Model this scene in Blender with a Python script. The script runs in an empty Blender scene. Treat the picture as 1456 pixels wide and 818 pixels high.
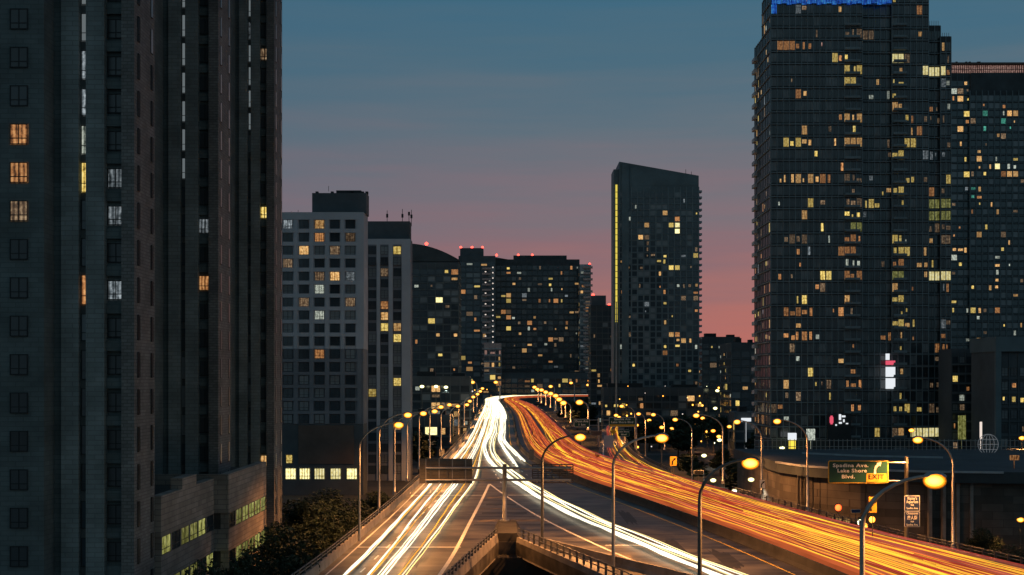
import bpy, math, random
from mathutils import Vector, Matrix
R = math.radians
sc = bpy.context.scene
col = sc.collection
F = 2022.0; H = 17.0; HY = 540.0; CX = 728.0; G = -8.0     # lens in photo px, eye height, horizon row, street level
rnd = random.Random(7)

def proj(x, y, z):
    return CX + F*x/y, HY + F*(H-z)/y

# ------------------------------------------------------------------ materials
MATS = {}
def nodes_of(name):
    m = bpy.data.materials.new(name); m.use_nodes = True
    nt = m.node_tree; nt.nodes.clear()
    return m, nt, nt.nodes, nt.links
def surf(name, c, rough=.8, var=.25, scale=.4, metal=0., bump=0., c2=None, spec=.4, stretch=None, coat=0):
    m, nt, N, L = nodes_of(name)
    out = N.new('ShaderNodeOutputMaterial'); b = N.new('ShaderNodeBsdfPrincipled')
    L.new(b.outputs[0], out.inputs[0])
    b.inputs['Roughness'].default_value = rough; b.inputs['Metallic'].default_value = metal
    b.inputs['Specular IOR Level'].default_value = spec
    tc = N.new('ShaderNodeTexCoord'); mp = N.new('ShaderNodeMapping')
    L.new(tc.outputs['Object'], mp.inputs[0])
    if stretch: mp.inputs['Scale'].default_value = stretch
    n = N.new('ShaderNodeTexNoise'); n.inputs['Scale'].default_value = scale; n.inputs['Detail'].default_value = 7
    n.inputs['Roughness'].default_value = .65
    L.new(mp.outputs[0], n.inputs['Vector'])
    r = N.new('ShaderNodeValToRGB'); L.new(n.outputs[0], r.inputs[0])
    d = c2 or tuple(v*(1-var) for v in c)
    e = tuple(min(1, v*(1+var)) for v in c)
    r.color_ramp.elements[0].position = .32; r.color_ramp.elements[0].color = (*d, 1)
    r.color_ramp.elements[1].position = .68; r.color_ramp.elements[1].color = (*e, 1)
    L.new(r.outputs[0], b.inputs['Base Color'])
    if bump:
        n2 = N.new('ShaderNodeTexNoise'); n2.inputs['Scale'].default_value = scale*14; n2.inputs['Detail'].default_value = 4
        L.new(mp.outputs[0], n2.inputs['Vector'])
        bp = N.new('ShaderNodeBump'); bp.inputs['Strength'].default_value = bump; bp.inputs['Distance'].default_value = .05
        L.new(n2.outputs[0], bp.inputs['Height']); L.new(bp.outputs[0], b.inputs['Normal'])
    MATS[name] = m
    return m
def block(name, c, cm, bw=1.2, bh=.4, rough=.85, var=.18):
    """coursed masonry: brick texture on wall coordinates (x+y, z)"""
    m, nt, N, L = nodes_of(name)
    out = N.new('ShaderNodeOutputMaterial'); b = N.new('ShaderNodeBsdfPrincipled'); L.new(b.outputs[0], out.inputs[0])
    b.inputs['Roughness'].default_value = rough
    tc = N.new('ShaderNodeTexCoord'); sp = N.new('ShaderNodeSeparateXYZ'); L.new(tc.outputs['Object'], sp.inputs[0])
    ad = N.new('ShaderNodeMath'); ad.operation = 'ADD'; L.new(sp.outputs[0], ad.inputs[0]); L.new(sp.outputs[1], ad.inputs[1])
    cb = N.new('ShaderNodeCombineXYZ'); L.new(ad.outputs[0], cb.inputs[0]); L.new(sp.outputs[2], cb.inputs[1])
    bt = N.new('ShaderNodeTexBrick'); L.new(cb.outputs[0], bt.inputs['Vector'])
    bt.inputs['Scale'].default_value = 1; bt.inputs['Brick Width'].default_value = bw; bt.inputs['Row Height'].default_value = bh
    bt.inputs['Mortar Size'].default_value = .035; bt.inputs['Mortar Smooth'].default_value = .3
    bt.inputs['Color1'].default_value = (*[v*(1-var) for v in c], 1); bt.inputs['Color2'].default_value = (*[v*(1+var) for v in c], 1)
    bt.inputs['Mortar'].default_value = (*cm, 1)
    n = N.new('ShaderNodeTexNoise'); n.inputs['Scale'].default_value = .35; n.inputs['Detail'].default_value = 6
    L.new(tc.outputs['Object'], n.inputs['Vector'])
    mr = N.new('ShaderNodeMapRange'); mr.inputs['From Min'].default_value = .3; mr.inputs['From Max'].default_value = .7
    mr.inputs['To Min'].default_value = .7; mr.inputs['To Max'].default_value = 1.25; L.new(n.outputs[0], mr.inputs[0])
    mx = N.new('ShaderNodeMix'); mx.data_type = 'RGBA'; mx.blend_type = 'MULTIPLY'; mx.inputs[0].default_value = 1
    L.new(bt.outputs[0], mx.inputs[6]); L.new(mr.outputs[0], mx.inputs[7]); L.new(mx.outputs[2], b.inputs['Base Color'])
    MATS[name] = m
    return m
def glow(name, c, s, light=False):
    m, nt, N, L = nodes_of(name)
    out = N.new('ShaderNodeOutputMaterial'); e = N.new('ShaderNodeEmission'); L.new(e.outputs[0], out.inputs[0])
    e.inputs[0].default_value = (*c, 1); e.inputs[1].default_value = s
    m.cycles.emission_sampling = 'AUTO' if light else 'NONE'
    MATS[name] = m
    return m
def room(name, cdark, cmid, cbright, s, scale=1.6):
    """a lit window: glass in front of a room whose lamps, curtains and furniture differ from window to window"""
    m, nt, N, L = nodes_of(name)
    out = N.new('ShaderNodeOutputMaterial'); b = N.new('ShaderNodeBsdfPrincipled'); L.new(b.outputs[0], out.inputs[0])
    b.inputs['Base Color'].default_value = (.02, .02, .02, 1); b.inputs['Roughness'].default_value = .15
    tc = N.new('ShaderNodeTexCoord'); oi = N.new('ShaderNodeObjectInfo')
    mu = N.new('ShaderNodeVectorMath'); mu.operation = 'SCALE'; mu.inputs[0].default_value = (37, 19, 53); L.new(oi.outputs['Random'], mu.inputs['Scale'])
    ad = N.new('ShaderNodeVectorMath'); ad.operation = 'ADD'; L.new(tc.outputs['Object'], ad.inputs[0]); L.new(mu.outputs[0], ad.inputs[1])
    n = N.new('ShaderNodeTexNoise'); n.inputs['Scale'].default_value = scale*1.5; n.inputs['Detail'].default_value = 4; n.inputs['Roughness'].default_value = .65; L.new(ad.outputs[0], n.inputs['Vector'])
    w = N.new('ShaderNodeTexWave'); w.bands_direction = 'X'; w.inputs['Scale'].default_value = .9; w.inputs['Distortion'].default_value = 3; w.inputs['Detail'].default_value = 2
    L.new(ad.outputs[0], w.inputs['Vector'])
    mx = N.new('ShaderNodeMath'); mx.operation = 'MULTIPLY_ADD'; mx.inputs[1].default_value = .28
    L.new(w.outputs['Fac'], mx.inputs[0]); L.new(n.outputs[0], mx.inputs[2])
    r = N.new('ShaderNodeValToRGB'); L.new(mx.outputs[0], r.inputs[0])
    r.color_ramp.elements[0].position = .42; r.color_ramp.elements[0].color = (*cdark, 1)
    r.color_ramp.elements[1].position = .92; r.color_ramp.elements[1].color = (*cbright, 1)
    k = r.color_ramp.elements.new(.66); k.color = (*cmid, 1)
    L.new(r.outputs[0], b.inputs['Emission Color'])
    sv = N.new('ShaderNodeMapRange'); sv.inputs['To Min'].default_value = s*.45; sv.inputs['To Max'].default_value = s*1.35
    L.new(oi.outputs['Random'], sv.inputs[0]); L.new(sv.outputs[0], b.inputs['Emission Strength'])
    m.cycles.emission_sampling = 'NONE'
    MATS[name] = m
    return m
def glassm(name, c, rough=.12):
    m, nt, N, L = nodes_of(name)
    out = N.new('ShaderNodeOutputMaterial'); b = N.new('ShaderNodeBsdfPrincipled'); L.new(b.outputs[0], out.inputs[0])
    oi = N.new('ShaderNodeObjectInfo'); tc = N.new('ShaderNodeTexCoord')
    wn = N.new('ShaderNodeTexNoise'); wn.inputs['Scale'].default_value = .35; L.new(tc.outputs['Object'], wn.inputs['Vector'])
    ad = N.new('ShaderNodeMath'); ad.operation = 'ADD'; L.new(oi.outputs['Random'], ad.inputs[0]); L.new(wn.outputs[0], ad.inputs[1])
    r = N.new('ShaderNodeValToRGB'); L.new(ad.outputs[0], r.inputs[0])
    r.color_ramp.elements[0].position = .3; r.color_ramp.elements[0].color = (*[v*.5 for v in c], 1)
    r.color_ramp.elements[1].position = 1; r.color_ramp.elements[1].color = (*[v*2.2 for v in c], 1)
    L.new(r.outputs[0], b.inputs['Base Color']); b.inputs['Roughness'].default_value = rough
    b.inputs['Specular IOR Level'].default_value = .8
    MATS[name] = m
    return m
def asphalt():
    m, nt, N, L = nodes_of('asphalt')
    out = N.new('ShaderNodeOutputMaterial'); b = N.new('ShaderNodeBsdfPrincipled'); L.new(b.outputs[0], out.inputs[0])
    tc = N.new('ShaderNodeTexCoord')
    n = N.new('ShaderNodeTexNoise'); n.inputs['Scale'].default_value = .22; n.inputs['Detail'].default_value = 8; L.new(tc.outputs['Object'], n.inputs['Vector'])
    mp = N.new('ShaderNodeMapping'); mp.inputs['Scale'].default_value = (.12, .9, 1); L.new(tc.outputs['Object'], mp.inputs[0])
    n2 = N.new('ShaderNodeTexNoise'); n2.inputs['Scale'].default_value = .6; n2.inputs['Detail'].default_value = 5; L.new(mp.outputs[0], n2.inputs['Vector'])
    mu = N.new('ShaderNodeMath'); mu.operation = 'MULTIPLY'; L.new(n.outputs[0], mu.inputs[0]); L.new(n2.outputs[0], mu.inputs[1])
    r = N.new('ShaderNodeValToRGB'); L.new(mu.outputs[0], r.inputs[0])
    r.color_ramp.elements[0].position = .16; r.color_ramp.elements[0].color = (.02, .018, .017, 1)
    r.color_ramp.elements[1].position = .36; r.color_ramp.elements[1].color = (.12, .105, .09, 1)
    L.new(r.outputs[0], b.inputs['Base Color'])
    b.inputs['Roughness'].default_value = .52
    n3 = N.new('ShaderNodeTexNoise'); n3.inputs['Scale'].default_value = 9; L.new(tc.outputs['Object'], n3.inputs['Vector'])
    bp = N.new('ShaderNodeBump'); bp.inputs['Strength'].default_value = .25; bp.inputs['Distance'].default_value = .04
    L.new(n3.outputs[0], bp.inputs['Height']); L.new(bp.outputs[0], b.inputs['Normal'])
    MATS['asphalt'] = m
asphalt()
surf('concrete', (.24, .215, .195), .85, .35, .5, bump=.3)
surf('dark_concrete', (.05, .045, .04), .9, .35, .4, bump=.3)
surf('ground', (.035, .037, .035), .95, .4, .05)
surf('street', (.05, .05, .05), .7, .3, .2)
surf('paint', (.75, .73, .68), .6, .2, 1.5)
surf('yellow_paint', (.7, .45, .06), .6, .2, 1.5)
surf('steel', (.32, .31, .30), .45, .2, 1.2, metal=.7)
surf('dark_steel', (.10, .10, .10), .5, .25, 1.2, metal=.4)
surf('joint_steel', (.75, .72, .66), .5, .2, 2)
surf('sign_back', (.13, .115, .10), .6, .3, .8, metal=.3)
surf('sign_green', (.003, .05, .035), .5, .12, .8)
surf('sign_blue', (.012, .03, .10), .5, .12, .8)
surf('sign_yellow', (.62, .34, .03), .5, .1, .8)
surf('sign_white', (.8, .78, .72), .5, .06, .8)
surf('sign_black', (.012, .012, .012), .5, .1, .8)
surf('foliage', (.028, .045, .024), .8, .45, 1.2, c2=(.012, .02, .012))
surf('bark', (.08, .06, .045), .9, .3, 3)
surf('brick_dark', (.115, .12, .118), .9, .2, .25)
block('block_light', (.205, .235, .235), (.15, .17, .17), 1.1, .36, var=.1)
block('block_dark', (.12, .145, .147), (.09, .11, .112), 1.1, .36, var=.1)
block('block_pier', (.175, .17, .165), (.11, .105, .10), .6, .25)
block('podium_block', (.26, .22, .19), (.14, .12, .11), 1.6, .45)
block('wall_block', (.095, .08, .068), (.055, .045, .04), 2.4, 1.1, var=.3)
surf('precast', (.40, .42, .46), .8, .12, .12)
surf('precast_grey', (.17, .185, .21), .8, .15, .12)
surf('panel_brown', (.12, .085, .07), .8, .2, .2)
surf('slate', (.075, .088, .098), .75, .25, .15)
surf('teal_wall', (.11, .15, .165), .6, .25, .12)
surf('condo_slab', (.17, .21, .225), .7, .2, .15)
surf('condo_slab_far', (.12, .15, .16), .7, .2, .15)
surf('balcony_pale', (.38, .40, .42), .6, .2, .5)
surf('balcony_pink', (.42, .30, .28), .6, .2, .5)
surf('black_metal', (.02, .022, .024), .6, .2, 1)
surf('roof_dark', (.05, .06, .066), .8, .3, .2)
glassm('glass', (.022, .030, .036))
glassm('glass_blind', (.085, .095, .10), .35)
glassm('glass_dark', (.016, .020, .023), .3)
glassm('glass_teal', (.02, .036, .042))
WARM = [room('room_warm', (.10, .045, .015), (.75, .38, .12), (1, .72, .32), .95),
        room('room_yellow', (.12, .07, .01), (.80, .55, .12), (1, .85, .35), 1.0),
        room('room_orange', (.08, .03, .01), (.55, .22, .07), (1, .52, .2), .75),
        room('room_dim', (.03, .018, .010), (.17, .10, .055), (.6, .42, .24), .7),
        room('room_pale', (.05, .06, .05), (.45, .50, .42), (.95, 1, .85), .8),
        room('room_cool', (.02, .025, .028), (.16, .19, .21), (.55, .62, .66), .7)]
room('room_green', (.04, .045, .008), (.36, .36, .08), (.85, .85, .32), .6, 1.)
room('room_bright', (.5, .4, .12), (1, .85, .35), (1, 1, .7), 1.3, 1.2)
room('room_blue', (0, .01, .06), (.01, .10, .8), (.1, .6, 1), 1.0, .9)
room('room_pink', (.08, .04, .035), (.42, .22, .18), (.9, .6, .5), .55, 1.)
room('room_teal', (0, .02, .02), (.05, .4, .3), (.3, 1, .7), .7)
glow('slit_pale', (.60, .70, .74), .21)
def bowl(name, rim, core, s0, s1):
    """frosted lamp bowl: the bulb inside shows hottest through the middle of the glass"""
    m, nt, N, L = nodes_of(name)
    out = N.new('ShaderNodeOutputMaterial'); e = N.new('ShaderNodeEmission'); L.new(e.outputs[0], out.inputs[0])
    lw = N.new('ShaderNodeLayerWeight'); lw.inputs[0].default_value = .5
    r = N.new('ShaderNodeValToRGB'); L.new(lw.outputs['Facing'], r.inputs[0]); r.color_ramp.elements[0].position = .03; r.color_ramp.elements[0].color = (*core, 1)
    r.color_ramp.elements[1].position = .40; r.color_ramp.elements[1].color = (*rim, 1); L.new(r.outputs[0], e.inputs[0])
    mr = N.new('ShaderNodeMapRange'); mr.inputs['From Max'].default_value = .62; mr.inputs['To Min'].default_value = s1; mr.inputs['To Max'].default_value = s0  # emission falls off towards the edge, standing in for the lamp's glow
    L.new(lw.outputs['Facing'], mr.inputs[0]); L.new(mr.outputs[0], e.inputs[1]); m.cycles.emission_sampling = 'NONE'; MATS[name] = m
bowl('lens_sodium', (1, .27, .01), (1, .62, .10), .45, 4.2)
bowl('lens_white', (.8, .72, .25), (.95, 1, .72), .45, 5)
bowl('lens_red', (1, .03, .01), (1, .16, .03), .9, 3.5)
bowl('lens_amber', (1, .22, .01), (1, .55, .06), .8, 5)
glow('beacon_red', (1, .06, .04), 6)
glow('dot_pale', (1, .85, .75), .9)
glow('strip_yellow', (1, .78, .12), .8)
glow('panel_white', (.9, .95, 1), .9)
glow('panel_pinkred', (1, .12, .2), .8)
glow('panel_yellow', (1, .75, .08), 1.2)
glow('globe_line', (.5, .55, .6), .22)

# ------------------------------------------------------------------ mesh builder
class MB:
    def __init__(s): s.v = []; s.f = []; s.m = []; s.mats = []
    def mi(s, mat):
        if mat not in s.mats: s.mats.append(mat)
        return s.mats.index(mat)
    def face(s, pts, mat=None):
        i = len(s.v); s.v += [tuple(p) for p in pts]; s.f.append(tuple(range(i, i+len(pts)))); s.m.append(s.mi(mat) if mat else 0)
    def box(s, x0, y0, z0, x1, y1, z1, mat=None, ang=0, o=(0, 0, 0)):
        k = s.mi(mat) if mat else 0
        c = [(x0,y0,z0),(x1,y0,z0),(x1,y1,z0),(x0,y1,z0),(x0,y0,z1),(x1,y0,z1),(x1,y1,z1),(x0,y1,z1)]
        ca, sa = math.cos(ang), math.sin(ang)
        i = len(s.v)
        s.v += [(o[0]+x*ca-y*sa, o[1]+x*sa+y*ca, o[2]+z) for x, y, z in c]
        for f in ((0,3,2,1),(4,5,6,7),(0,1,5,4),(1,2,6,5),(2,3,7,6),(3,0,4,7)):
            s.f.append(tuple(i+q for q in f)); s.m.append(k)
    def tube(s, pts, r, n=8, mat=None, caps=True):
        k = s.mi(mat) if mat else 0
        pts = [Vector(p) for p in pts]; rs = r if isinstance(r, (list, tuple)) else [r]*len(pts)
        rings = []
        for a, p in enumerate(pts):
            d = (pts[min(a+1, len(pts)-1)]-pts[max(a-1, 0)]).normalized()
            up = Vector((0, 0, 1)) if abs(d.z) < .95 else Vector((0, 1, 0))
            u = d.cross(up).normalized(); w = u.cross(d).normalized()
            i = len(s.v)
            for q in range(n):
                t = 2*math.pi*q/n
                s.v.append(tuple(p+u*math.cos(t)*rs[a]+w*math.sin(t)*rs[a]))
            rings.append(i)
        for a in range(len(rings)-1):
            for q in range(n):
                s.f.append((rings[a]+q, rings[a]+(q+1) % n, rings[a+1]+(q+1) % n, rings[a+1]+q)); s.m.append(k)
        if caps:
            s.f.append(tuple(rings[0]+q for q in range(n))); s.m.append(k)
            s.f.append(tuple(rings[-1]+n-1-q for q in range(n))); s.m.append(k)
    def ell(s, c, rx, ry, rz, nu=14, nv=8, half=0, mat=None):
        k = s.mi(mat) if mat else 0
        i0 = len(s.v)
        v0, v1 = (0, math.pi) if not half else ((0, math.pi/2) if half > 0 else (math.pi/2, math.pi))
        for a in range(nv+1):
            t = v0+(v1-v0)*a/nv
            for b in range(nu):
                p = 2*math.pi*b/nu
                s.v.append((c[0]+rx*math.sin(t)*math.cos(p), c[1]+ry*math.sin(t)*math.sin(p), c[2]+rz*math.cos(t)))
        for a in range(nv):
            for b in range(nu):
                s.f.append((i0+a*nu+b, i0+(a+1)*nu+b, i0+(a+1)*nu+(b+1) % nu, i0+a*nu+(b+1) % nu)); s.m.append(k)
    def sweep(s, path, prof, mat=None, closed=True):
        """sweep a profile of (offset to the right, z) along a plan path of (x,y)"""
        k = s.mi(mat) if mat else 0
        n = len(prof); rings = []
        for a, p in enumerate(path):
            q0 = path[max(a-1, 0)]; q1 = path[min(a+1, len(path)-1)]
            dx, dy = q1[0]-q0[0], q1[1]-q0[1]; l = math.hypot(dx, dy) or 1
            rx, ry = dy/l, -dx/l
            z = p[2] if len(p) > 2 else 0
            rings.append(len(s.v))
            s.v += [(p[0]+rx*o, p[1]+ry*o, z+h) for o, h in prof]
        for a in range(len(path)-1):
            for q in range(n if closed else n-1):
                s.f.append((rings[a]+q, rings[a]+(q+1) % n, rings[a+1]+(q+1) % n, rings[a+1]+q)); s.m.append(k)
        if closed:
            s.f.append(tuple(rings[0]+q for q in range(n))[::-1]); s.m.append(k)
            s.f.append(tuple(rings[-1]+q for q in range(n))); s.m.append(k)
    def mesh(s, name, mat=None):
        me = bpy.data.meshes.new(name); me.from_pydata(s.v, [], s.f)
        ms = s.mats or [mat]
        for q in ms: me.materials.append(MATS[q] if isinstance(q, str) else q)
        if s.mats: me.polygons.foreach_set('material_index', s.m)
        me.update(); return me
    def build(s, name, mat=None, parent=None, smooth=False):
        if parent is not None:
            lx, ly, lz = parent['_o']
            s.v = [(x-lx, y-ly, z-lz) for x, y, z in s.v]
        me = s.mesh(name, mat)
        if smooth: me.polygons.foreach_set('use_smooth', [True]*len(me.polygons))
        o = bpy.data.objects.new(name, me); col.objects.link(o); o.parent = parent
        o['_o'] = parent['_o'] if parent is not None else (0, 0, 0)
        return o

def tag(o, label, cat, group=None):
    o['label'] = label; o['category'] = cat
    if group: o['group'] = group
    return o
def struct(o): o['kind'] = 'structure'; return o
def thing(name, label, cat, loc, group=None):
    o = bpy.data.objects.new(name, None); col.objects.link(o); o.location = loc; o['_o'] = tuple(loc); o.empty_display_size = .5
    return tag(o, label, cat, group)
def recentre(o):
    """put a one-mesh thing's origin at its own base"""
    me = o.data; vs = [v.co for v in me.vertices]
    c = Vector(((min(v.x for v in vs)+max(v.x for v in vs))/2, (min(v.y for v in vs)+max(v.y for v in vs))/2, min(v.z for v in vs)))
    me.transform(Matrix.Translation(-c)); o.location = c; return o

def cat_rom(pts, step=8.):
    out = []
    n = len(pts)
    for i in range(n-1):
        p0, p1, p2, p3 = (Vector(pts[max(i-1, 0)]), Vector(pts[i]), Vector(pts[i+1]), Vector(pts[min(i+2, n-1)]))
        m = max(2, int((p2-p1).length/step))
        m1 = (p2-p0)/max((p2-p0).length, 1e-6)*(p2-p1).length; m2 = (p3-p1)/max((p3-p1).length, 1e-6)*(p2-p1).length
        for k in range(m):
            t = k/m; t2 = t*t; t3 = t2*t
            out.append(tuple(p1*(2*t3-3*t2+1)+m1*(t3-2*t2+t)+p2*(-2*t3+3*t2)+m2*(t3-t2)))
    out.append(tuple(pts[-1])); return out

# ------------------------------------------------------------------ roads
YS = [40, 80, 116, 149, 190, 234, 290, 344, 450, 573, 700, 850, 982, 1100, 1210, 1310, 1390, 1440, 1470, 1490]
MX = [32.5, 30, 27, 23.3, 17.5, 10.6, 4.6, 1.8, .8, .4, -.5, -3, -5.8, -8.5, -9, -3, 14, 42, 85, 150]
LX = [-22.5, -19.5, -17.4, -16.5, -15.7, -15.2, -14.2, -13.9, -14.3, -15.8, -16.8, -18.5, -20, -22, -24, -21, -8, 22, 70, 150]
RX = [57, 51.5, 46.3, 39.7, 34.2, 28.8, 21.5, 18.5, 17.8, 17.4, 17, 15.6, 12.5, 8, 6, 11, 28, 54, 92, 150]
YL = YS[:-4]+[1405, 1462, 1492, 1512]; YR = YS[:-4]+[1372, 1416, 1446, 1466]
M_ = list(zip(MX, YS)); L_ = list(zip(LX, YL)); R_ = list(zip(RX, YR))
def dense(a):
    """same parameter for every edge: interpolate station by station"""
    out = []
    for i in range(len(a)-1):
        p0, p1, p2, p3 = (Vector(a[max(i-1, 0)]), Vector(a[i]), Vector(a[i+1]), Vector(a[min(i+2, len(a)-1)]))
        for k in range(8):
            t = k/8; d = (p2-p1).length
            m1 = (p2-p0).normalized()*d; m2 = (p3-p1).normalized()*d
            out.append(tuple(p1*(2*t**3-3*t*t+1)+m1*(t**3-2*t*t+t)+p2*(-2*t**3+3*t*t)+m2*(t**3-t*t)))
    out.append(tuple(a[-1])); return out
Md, Ld, Rd = dense(M_), dense(L_), dense(R_)
i149 = 8*3; i234 = 8*5
# inner edges of the split near the camera
RI_ = [(-12.5, 40), (-8.2, 80), (-4.9, 116), (-1.4, 149)]          # exit ramp's right edge
LI_ = [(27, 40), (17.3, 80), (8.7, 116), (.4, 149)]               # carriageway's left edge
RId, LId = dense(RI_), dense(LI_)
def lerp2(a, b, t): return (a[0]+(b[0]-a[0])*t, a[1]+(b[1]-a[1])*t)
def deck(left, right, z=0, th=1.3, n=4):
    mb = MB()
    for a in range(len(left)-1):
        for k in range(n):
            p, q = lerp2(left[a], right[a], k/n), lerp2(left[a], right[a], (k+1)/n)
            r, s_ = lerp2(left[a+1], right[a+1], (k+1)/n), lerp2(left[a+1], right[a+1], k/n)
            mb.face([(*p, z), (*q, z), (*r, z), (*s_, z)]); mb.face([(*s_, z-th), (*r, z-th), (*q, z-th), (*p, z-th)])
        for e, fl in ((left, 0), (right, 1)):
            f = [(*e[a], z-th), (*e[a+1], z-th), (*e[a+1], z), (*e[a], z)]
            mb.face(f[::-1] if fl else f)
    for e in (0, -1): mb.face([(*left[e], z), (*right[e], z), (*right[e], z-th), (*left[e], z-th)])
    return mb
struct(deck(Ld[:i149+1], RId).build('road', 'asphalt'))
struct(deck(LId, Md[:i149+1]).build('road', 'asphalt'))
struct(deck(Ld[i149:], Md[i149:]).build('road', 'asphalt'))
struct(deck([(x+.9, y) for x, y in Md], Rd, z=0).build('road', 'asphalt'))
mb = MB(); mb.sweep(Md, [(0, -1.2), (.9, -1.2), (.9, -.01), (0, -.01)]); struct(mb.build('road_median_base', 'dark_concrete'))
# entry ramp merging from the right at the far signs
RA = dense([(17.8, 300), (20.0, 330), (22.4, 362), (24.8, 395), (27.2, 430), (30, 475), (34, 520)])
RB = dense([(28.2, 236), (27.0, 285), (27.8, 327), (29.6, 365), (32, 405), (35.2, 455), (40, 505)])
def mid(a, b, t): return [lerp2(p, q, t) for p, q in zip(a, b)]
struct(deck(RA, RB, z=-.006).build('ramp_road', 'asphalt'))
# streets and ground
mb = MB(); mb.face([(-3000, -200, G), (3000, -200, G), (3000, 6000, G), (-3000, 6000, G)]); struct(mb.build('ground', 'ground'))
mb = MB()
for (x0, y0, x1, y1) in ((-24, 20, -20, 460), (46, 230, 130, 238), (60, 290, 66, 520), (-200, 470, 260, 482), (58, 238, 64, 290)):
    mb.face([(x0, y0, G+.02), (x1, y0, G+.02), (x1, y1, G+.02), (x0, y1, G+.02)])
struct(mb.build('street', 'street'))

# painted lines ---------------------------------------------------
def strip(path, w, z=.006):
    mb = MB()
    for a in range(len(path)-1):
        p, q = Vector(path[a][:2]), Vector(path[a+1][:2])
        d = (q-p).normalized(); nrm = Vector((d.y, -d.x))*w/2
        mb.face([(*(p-nrm), z), (*(p+nrm), z), (*(q+nrm), z), (*(q-nrm), z)])
    return mb
def line(path, w, name='lane_marking', mat='paint', dash=None, z=.006):
    if not dash: return struct(strip(path, w, z).build(name, mat))
    mb = MB(); path = cat_rom(path, 1.5); acc = 0
    for a in range(len(path)-1):
        p, q = Vector(path[a]), Vector(path[a+1]); l = (q-p).length
        if acc % (dash[0]+dash[1]) < dash[0]:
            d = (q-p).normalized(); nrm = Vector((d.y, -d.x))*w/2
            mb.face([(*(p-nrm), z), (*(p+nrm), z), (*(q+nrm), z), (*(q-nrm), z)])
        acc += l
    return struct(mb.build(name, mat))
line(cat_rom([(-9.6, 60), (-7.6, 100), (-5.9, 133), (-5, 170), (-4.2, 205), (-3.7, 232)], 3), .38, mat='paint')
line(cat_rom([(-3.7, 232), (-.5, 205), (3.6, 175), (8.8, 146), (13.5, 124), (21, 90)], 3), .3, mat='paint')
line([(x+.9, y) for x, y in Ld[:i234+40]], .16)
line([(x-1.6, y) for x, y in Md[:-20]], .2, mat='yellow_paint')
line([(x+2.4, y) for x, y in Md[:-20]], .2, mat='yellow_paint')
line([(x-1.5, y) for x, y in Rd[:40]], .2)
for t in (.27, .5, .74):
    line([lerp2(a, b, t) for a, b in zip(Md[::4], Rd[::4])][:24], .16, dash=(3, 6))
for t in (.28, .52, .76):
    line([lerp2(a, b, t) for a, b in zip(Ld[i234::4], Md[i234::4])][:18], .16, dash=(3, 6))
line([(-15.4, 80), (-13.2, 130), (-11, 190), (-9.6, 234)], .16, dash=(3, 6))
line(mid(RA, RB, .12)[:30], .25); line(mid(RA, RB, .85)[:40], .2)
# steel expansion joints across the decks
def joint(p, q, w=.5):
    mb = MB(); p, q = Vector(p), Vector(q); d = (q-p).normalized(); n = Vector((-d.y, d.x))*w/2; z = .009
    mb.face([(*(p-n), z), (*(q-n), z), (*(q+n), z), (*(p+n), z)]); struct(mb.build('road_joint', 'joint_steel'))
joint((-15.6, 144.3), (-5.2, 144.3)); joint((-14.9, 209), (-4.4, 209)); joint((-.6, 209), (6.5, 209))
joint((9.6, 146), (13.2, 146)); joint((25.4, 150), (29.5, 150)); joint((16.6, 211), (24, 211)); joint((8.5, 262), (14, 262))
joint((-13.2, 300), (3.0, 300))
# tarred repair bands and patches across the worn gore and lanes
surf('tar', (.028, .025, .023), .6, .5, .8, c2=(.012, .011, .010)); surf('old_concrete', (.16, .125, .10), .8, .4, .5, c2=(.06, .05, .042))
def patch(x0, y0, x1, y1, mat='tar'):
    n_ = 9; t_ = [(x0+(x1-x0)*k/n_, y0+rnd.uniform(-.18, .18)*(y1-y0)) for k in range(n_+1)]; b_ = [(x, y1+rnd.uniform(-.18, .18)*(y1-y0)) for x, _ in t_]
    mb = MB()
    for k in range(n_): mb.face([(*t_[k], .0035), (*t_[k+1], .0035), (*b_[k+1], .0035), (*b_[k], .0035)])
    struct(mb.build('road_patch', mat))
for k_, (y_, w_) in enumerate([(166, 1.2), (170.5, 2.4), (176, .9), (180, 2.6), (186.5, 1.6), (192, 3.2), (199, 1.3), (204, 2.2)]):
    xl_ = -5.0+(y_-166)*.02; xr_ = 6.3-(y_-160)*.135
    patch(xl_+rnd.uniform(.3, 1), y_, max(xl_+2, xr_-rnd.uniform(.5, 1.8)), y_+w_, 'old_concrete' if k_ % 3 == 1 else 'tar')
for (a_, b_, c_, d_, m_) in ((-13.6, 150, -11.9, 158, 'tar'), (-9.9, 128, -8.6, 141, 'tar'), (-12, 176, -10.9, 190, 'tar'), (9.5, 132, 11.5, 139, 'old_concrete'), (15.5, 138, 17.3, 150, 'tar'), (19.5, 128, 21.2, 141, 'tar'), (13.6, 168, 15, 183, 'tar'), (-8, 196, -6.6, 206, 'tar')): patch(a_, b_, c_, d_, m_)
# gore slab and bits
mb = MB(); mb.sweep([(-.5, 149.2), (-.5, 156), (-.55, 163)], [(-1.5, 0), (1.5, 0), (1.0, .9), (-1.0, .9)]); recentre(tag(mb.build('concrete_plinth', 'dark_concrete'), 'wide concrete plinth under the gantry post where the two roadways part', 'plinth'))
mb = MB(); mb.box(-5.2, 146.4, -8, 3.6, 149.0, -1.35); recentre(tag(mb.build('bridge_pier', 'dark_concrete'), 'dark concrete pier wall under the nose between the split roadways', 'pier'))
mb = MB(); mb.box(-4.5, 118, -8, 2.5, 133, -4.2); recentre(tag(mb.build('concrete_box', 'dark_concrete'), 'low dark concrete block down in the gap between the split roadways', 'block'))

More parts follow.
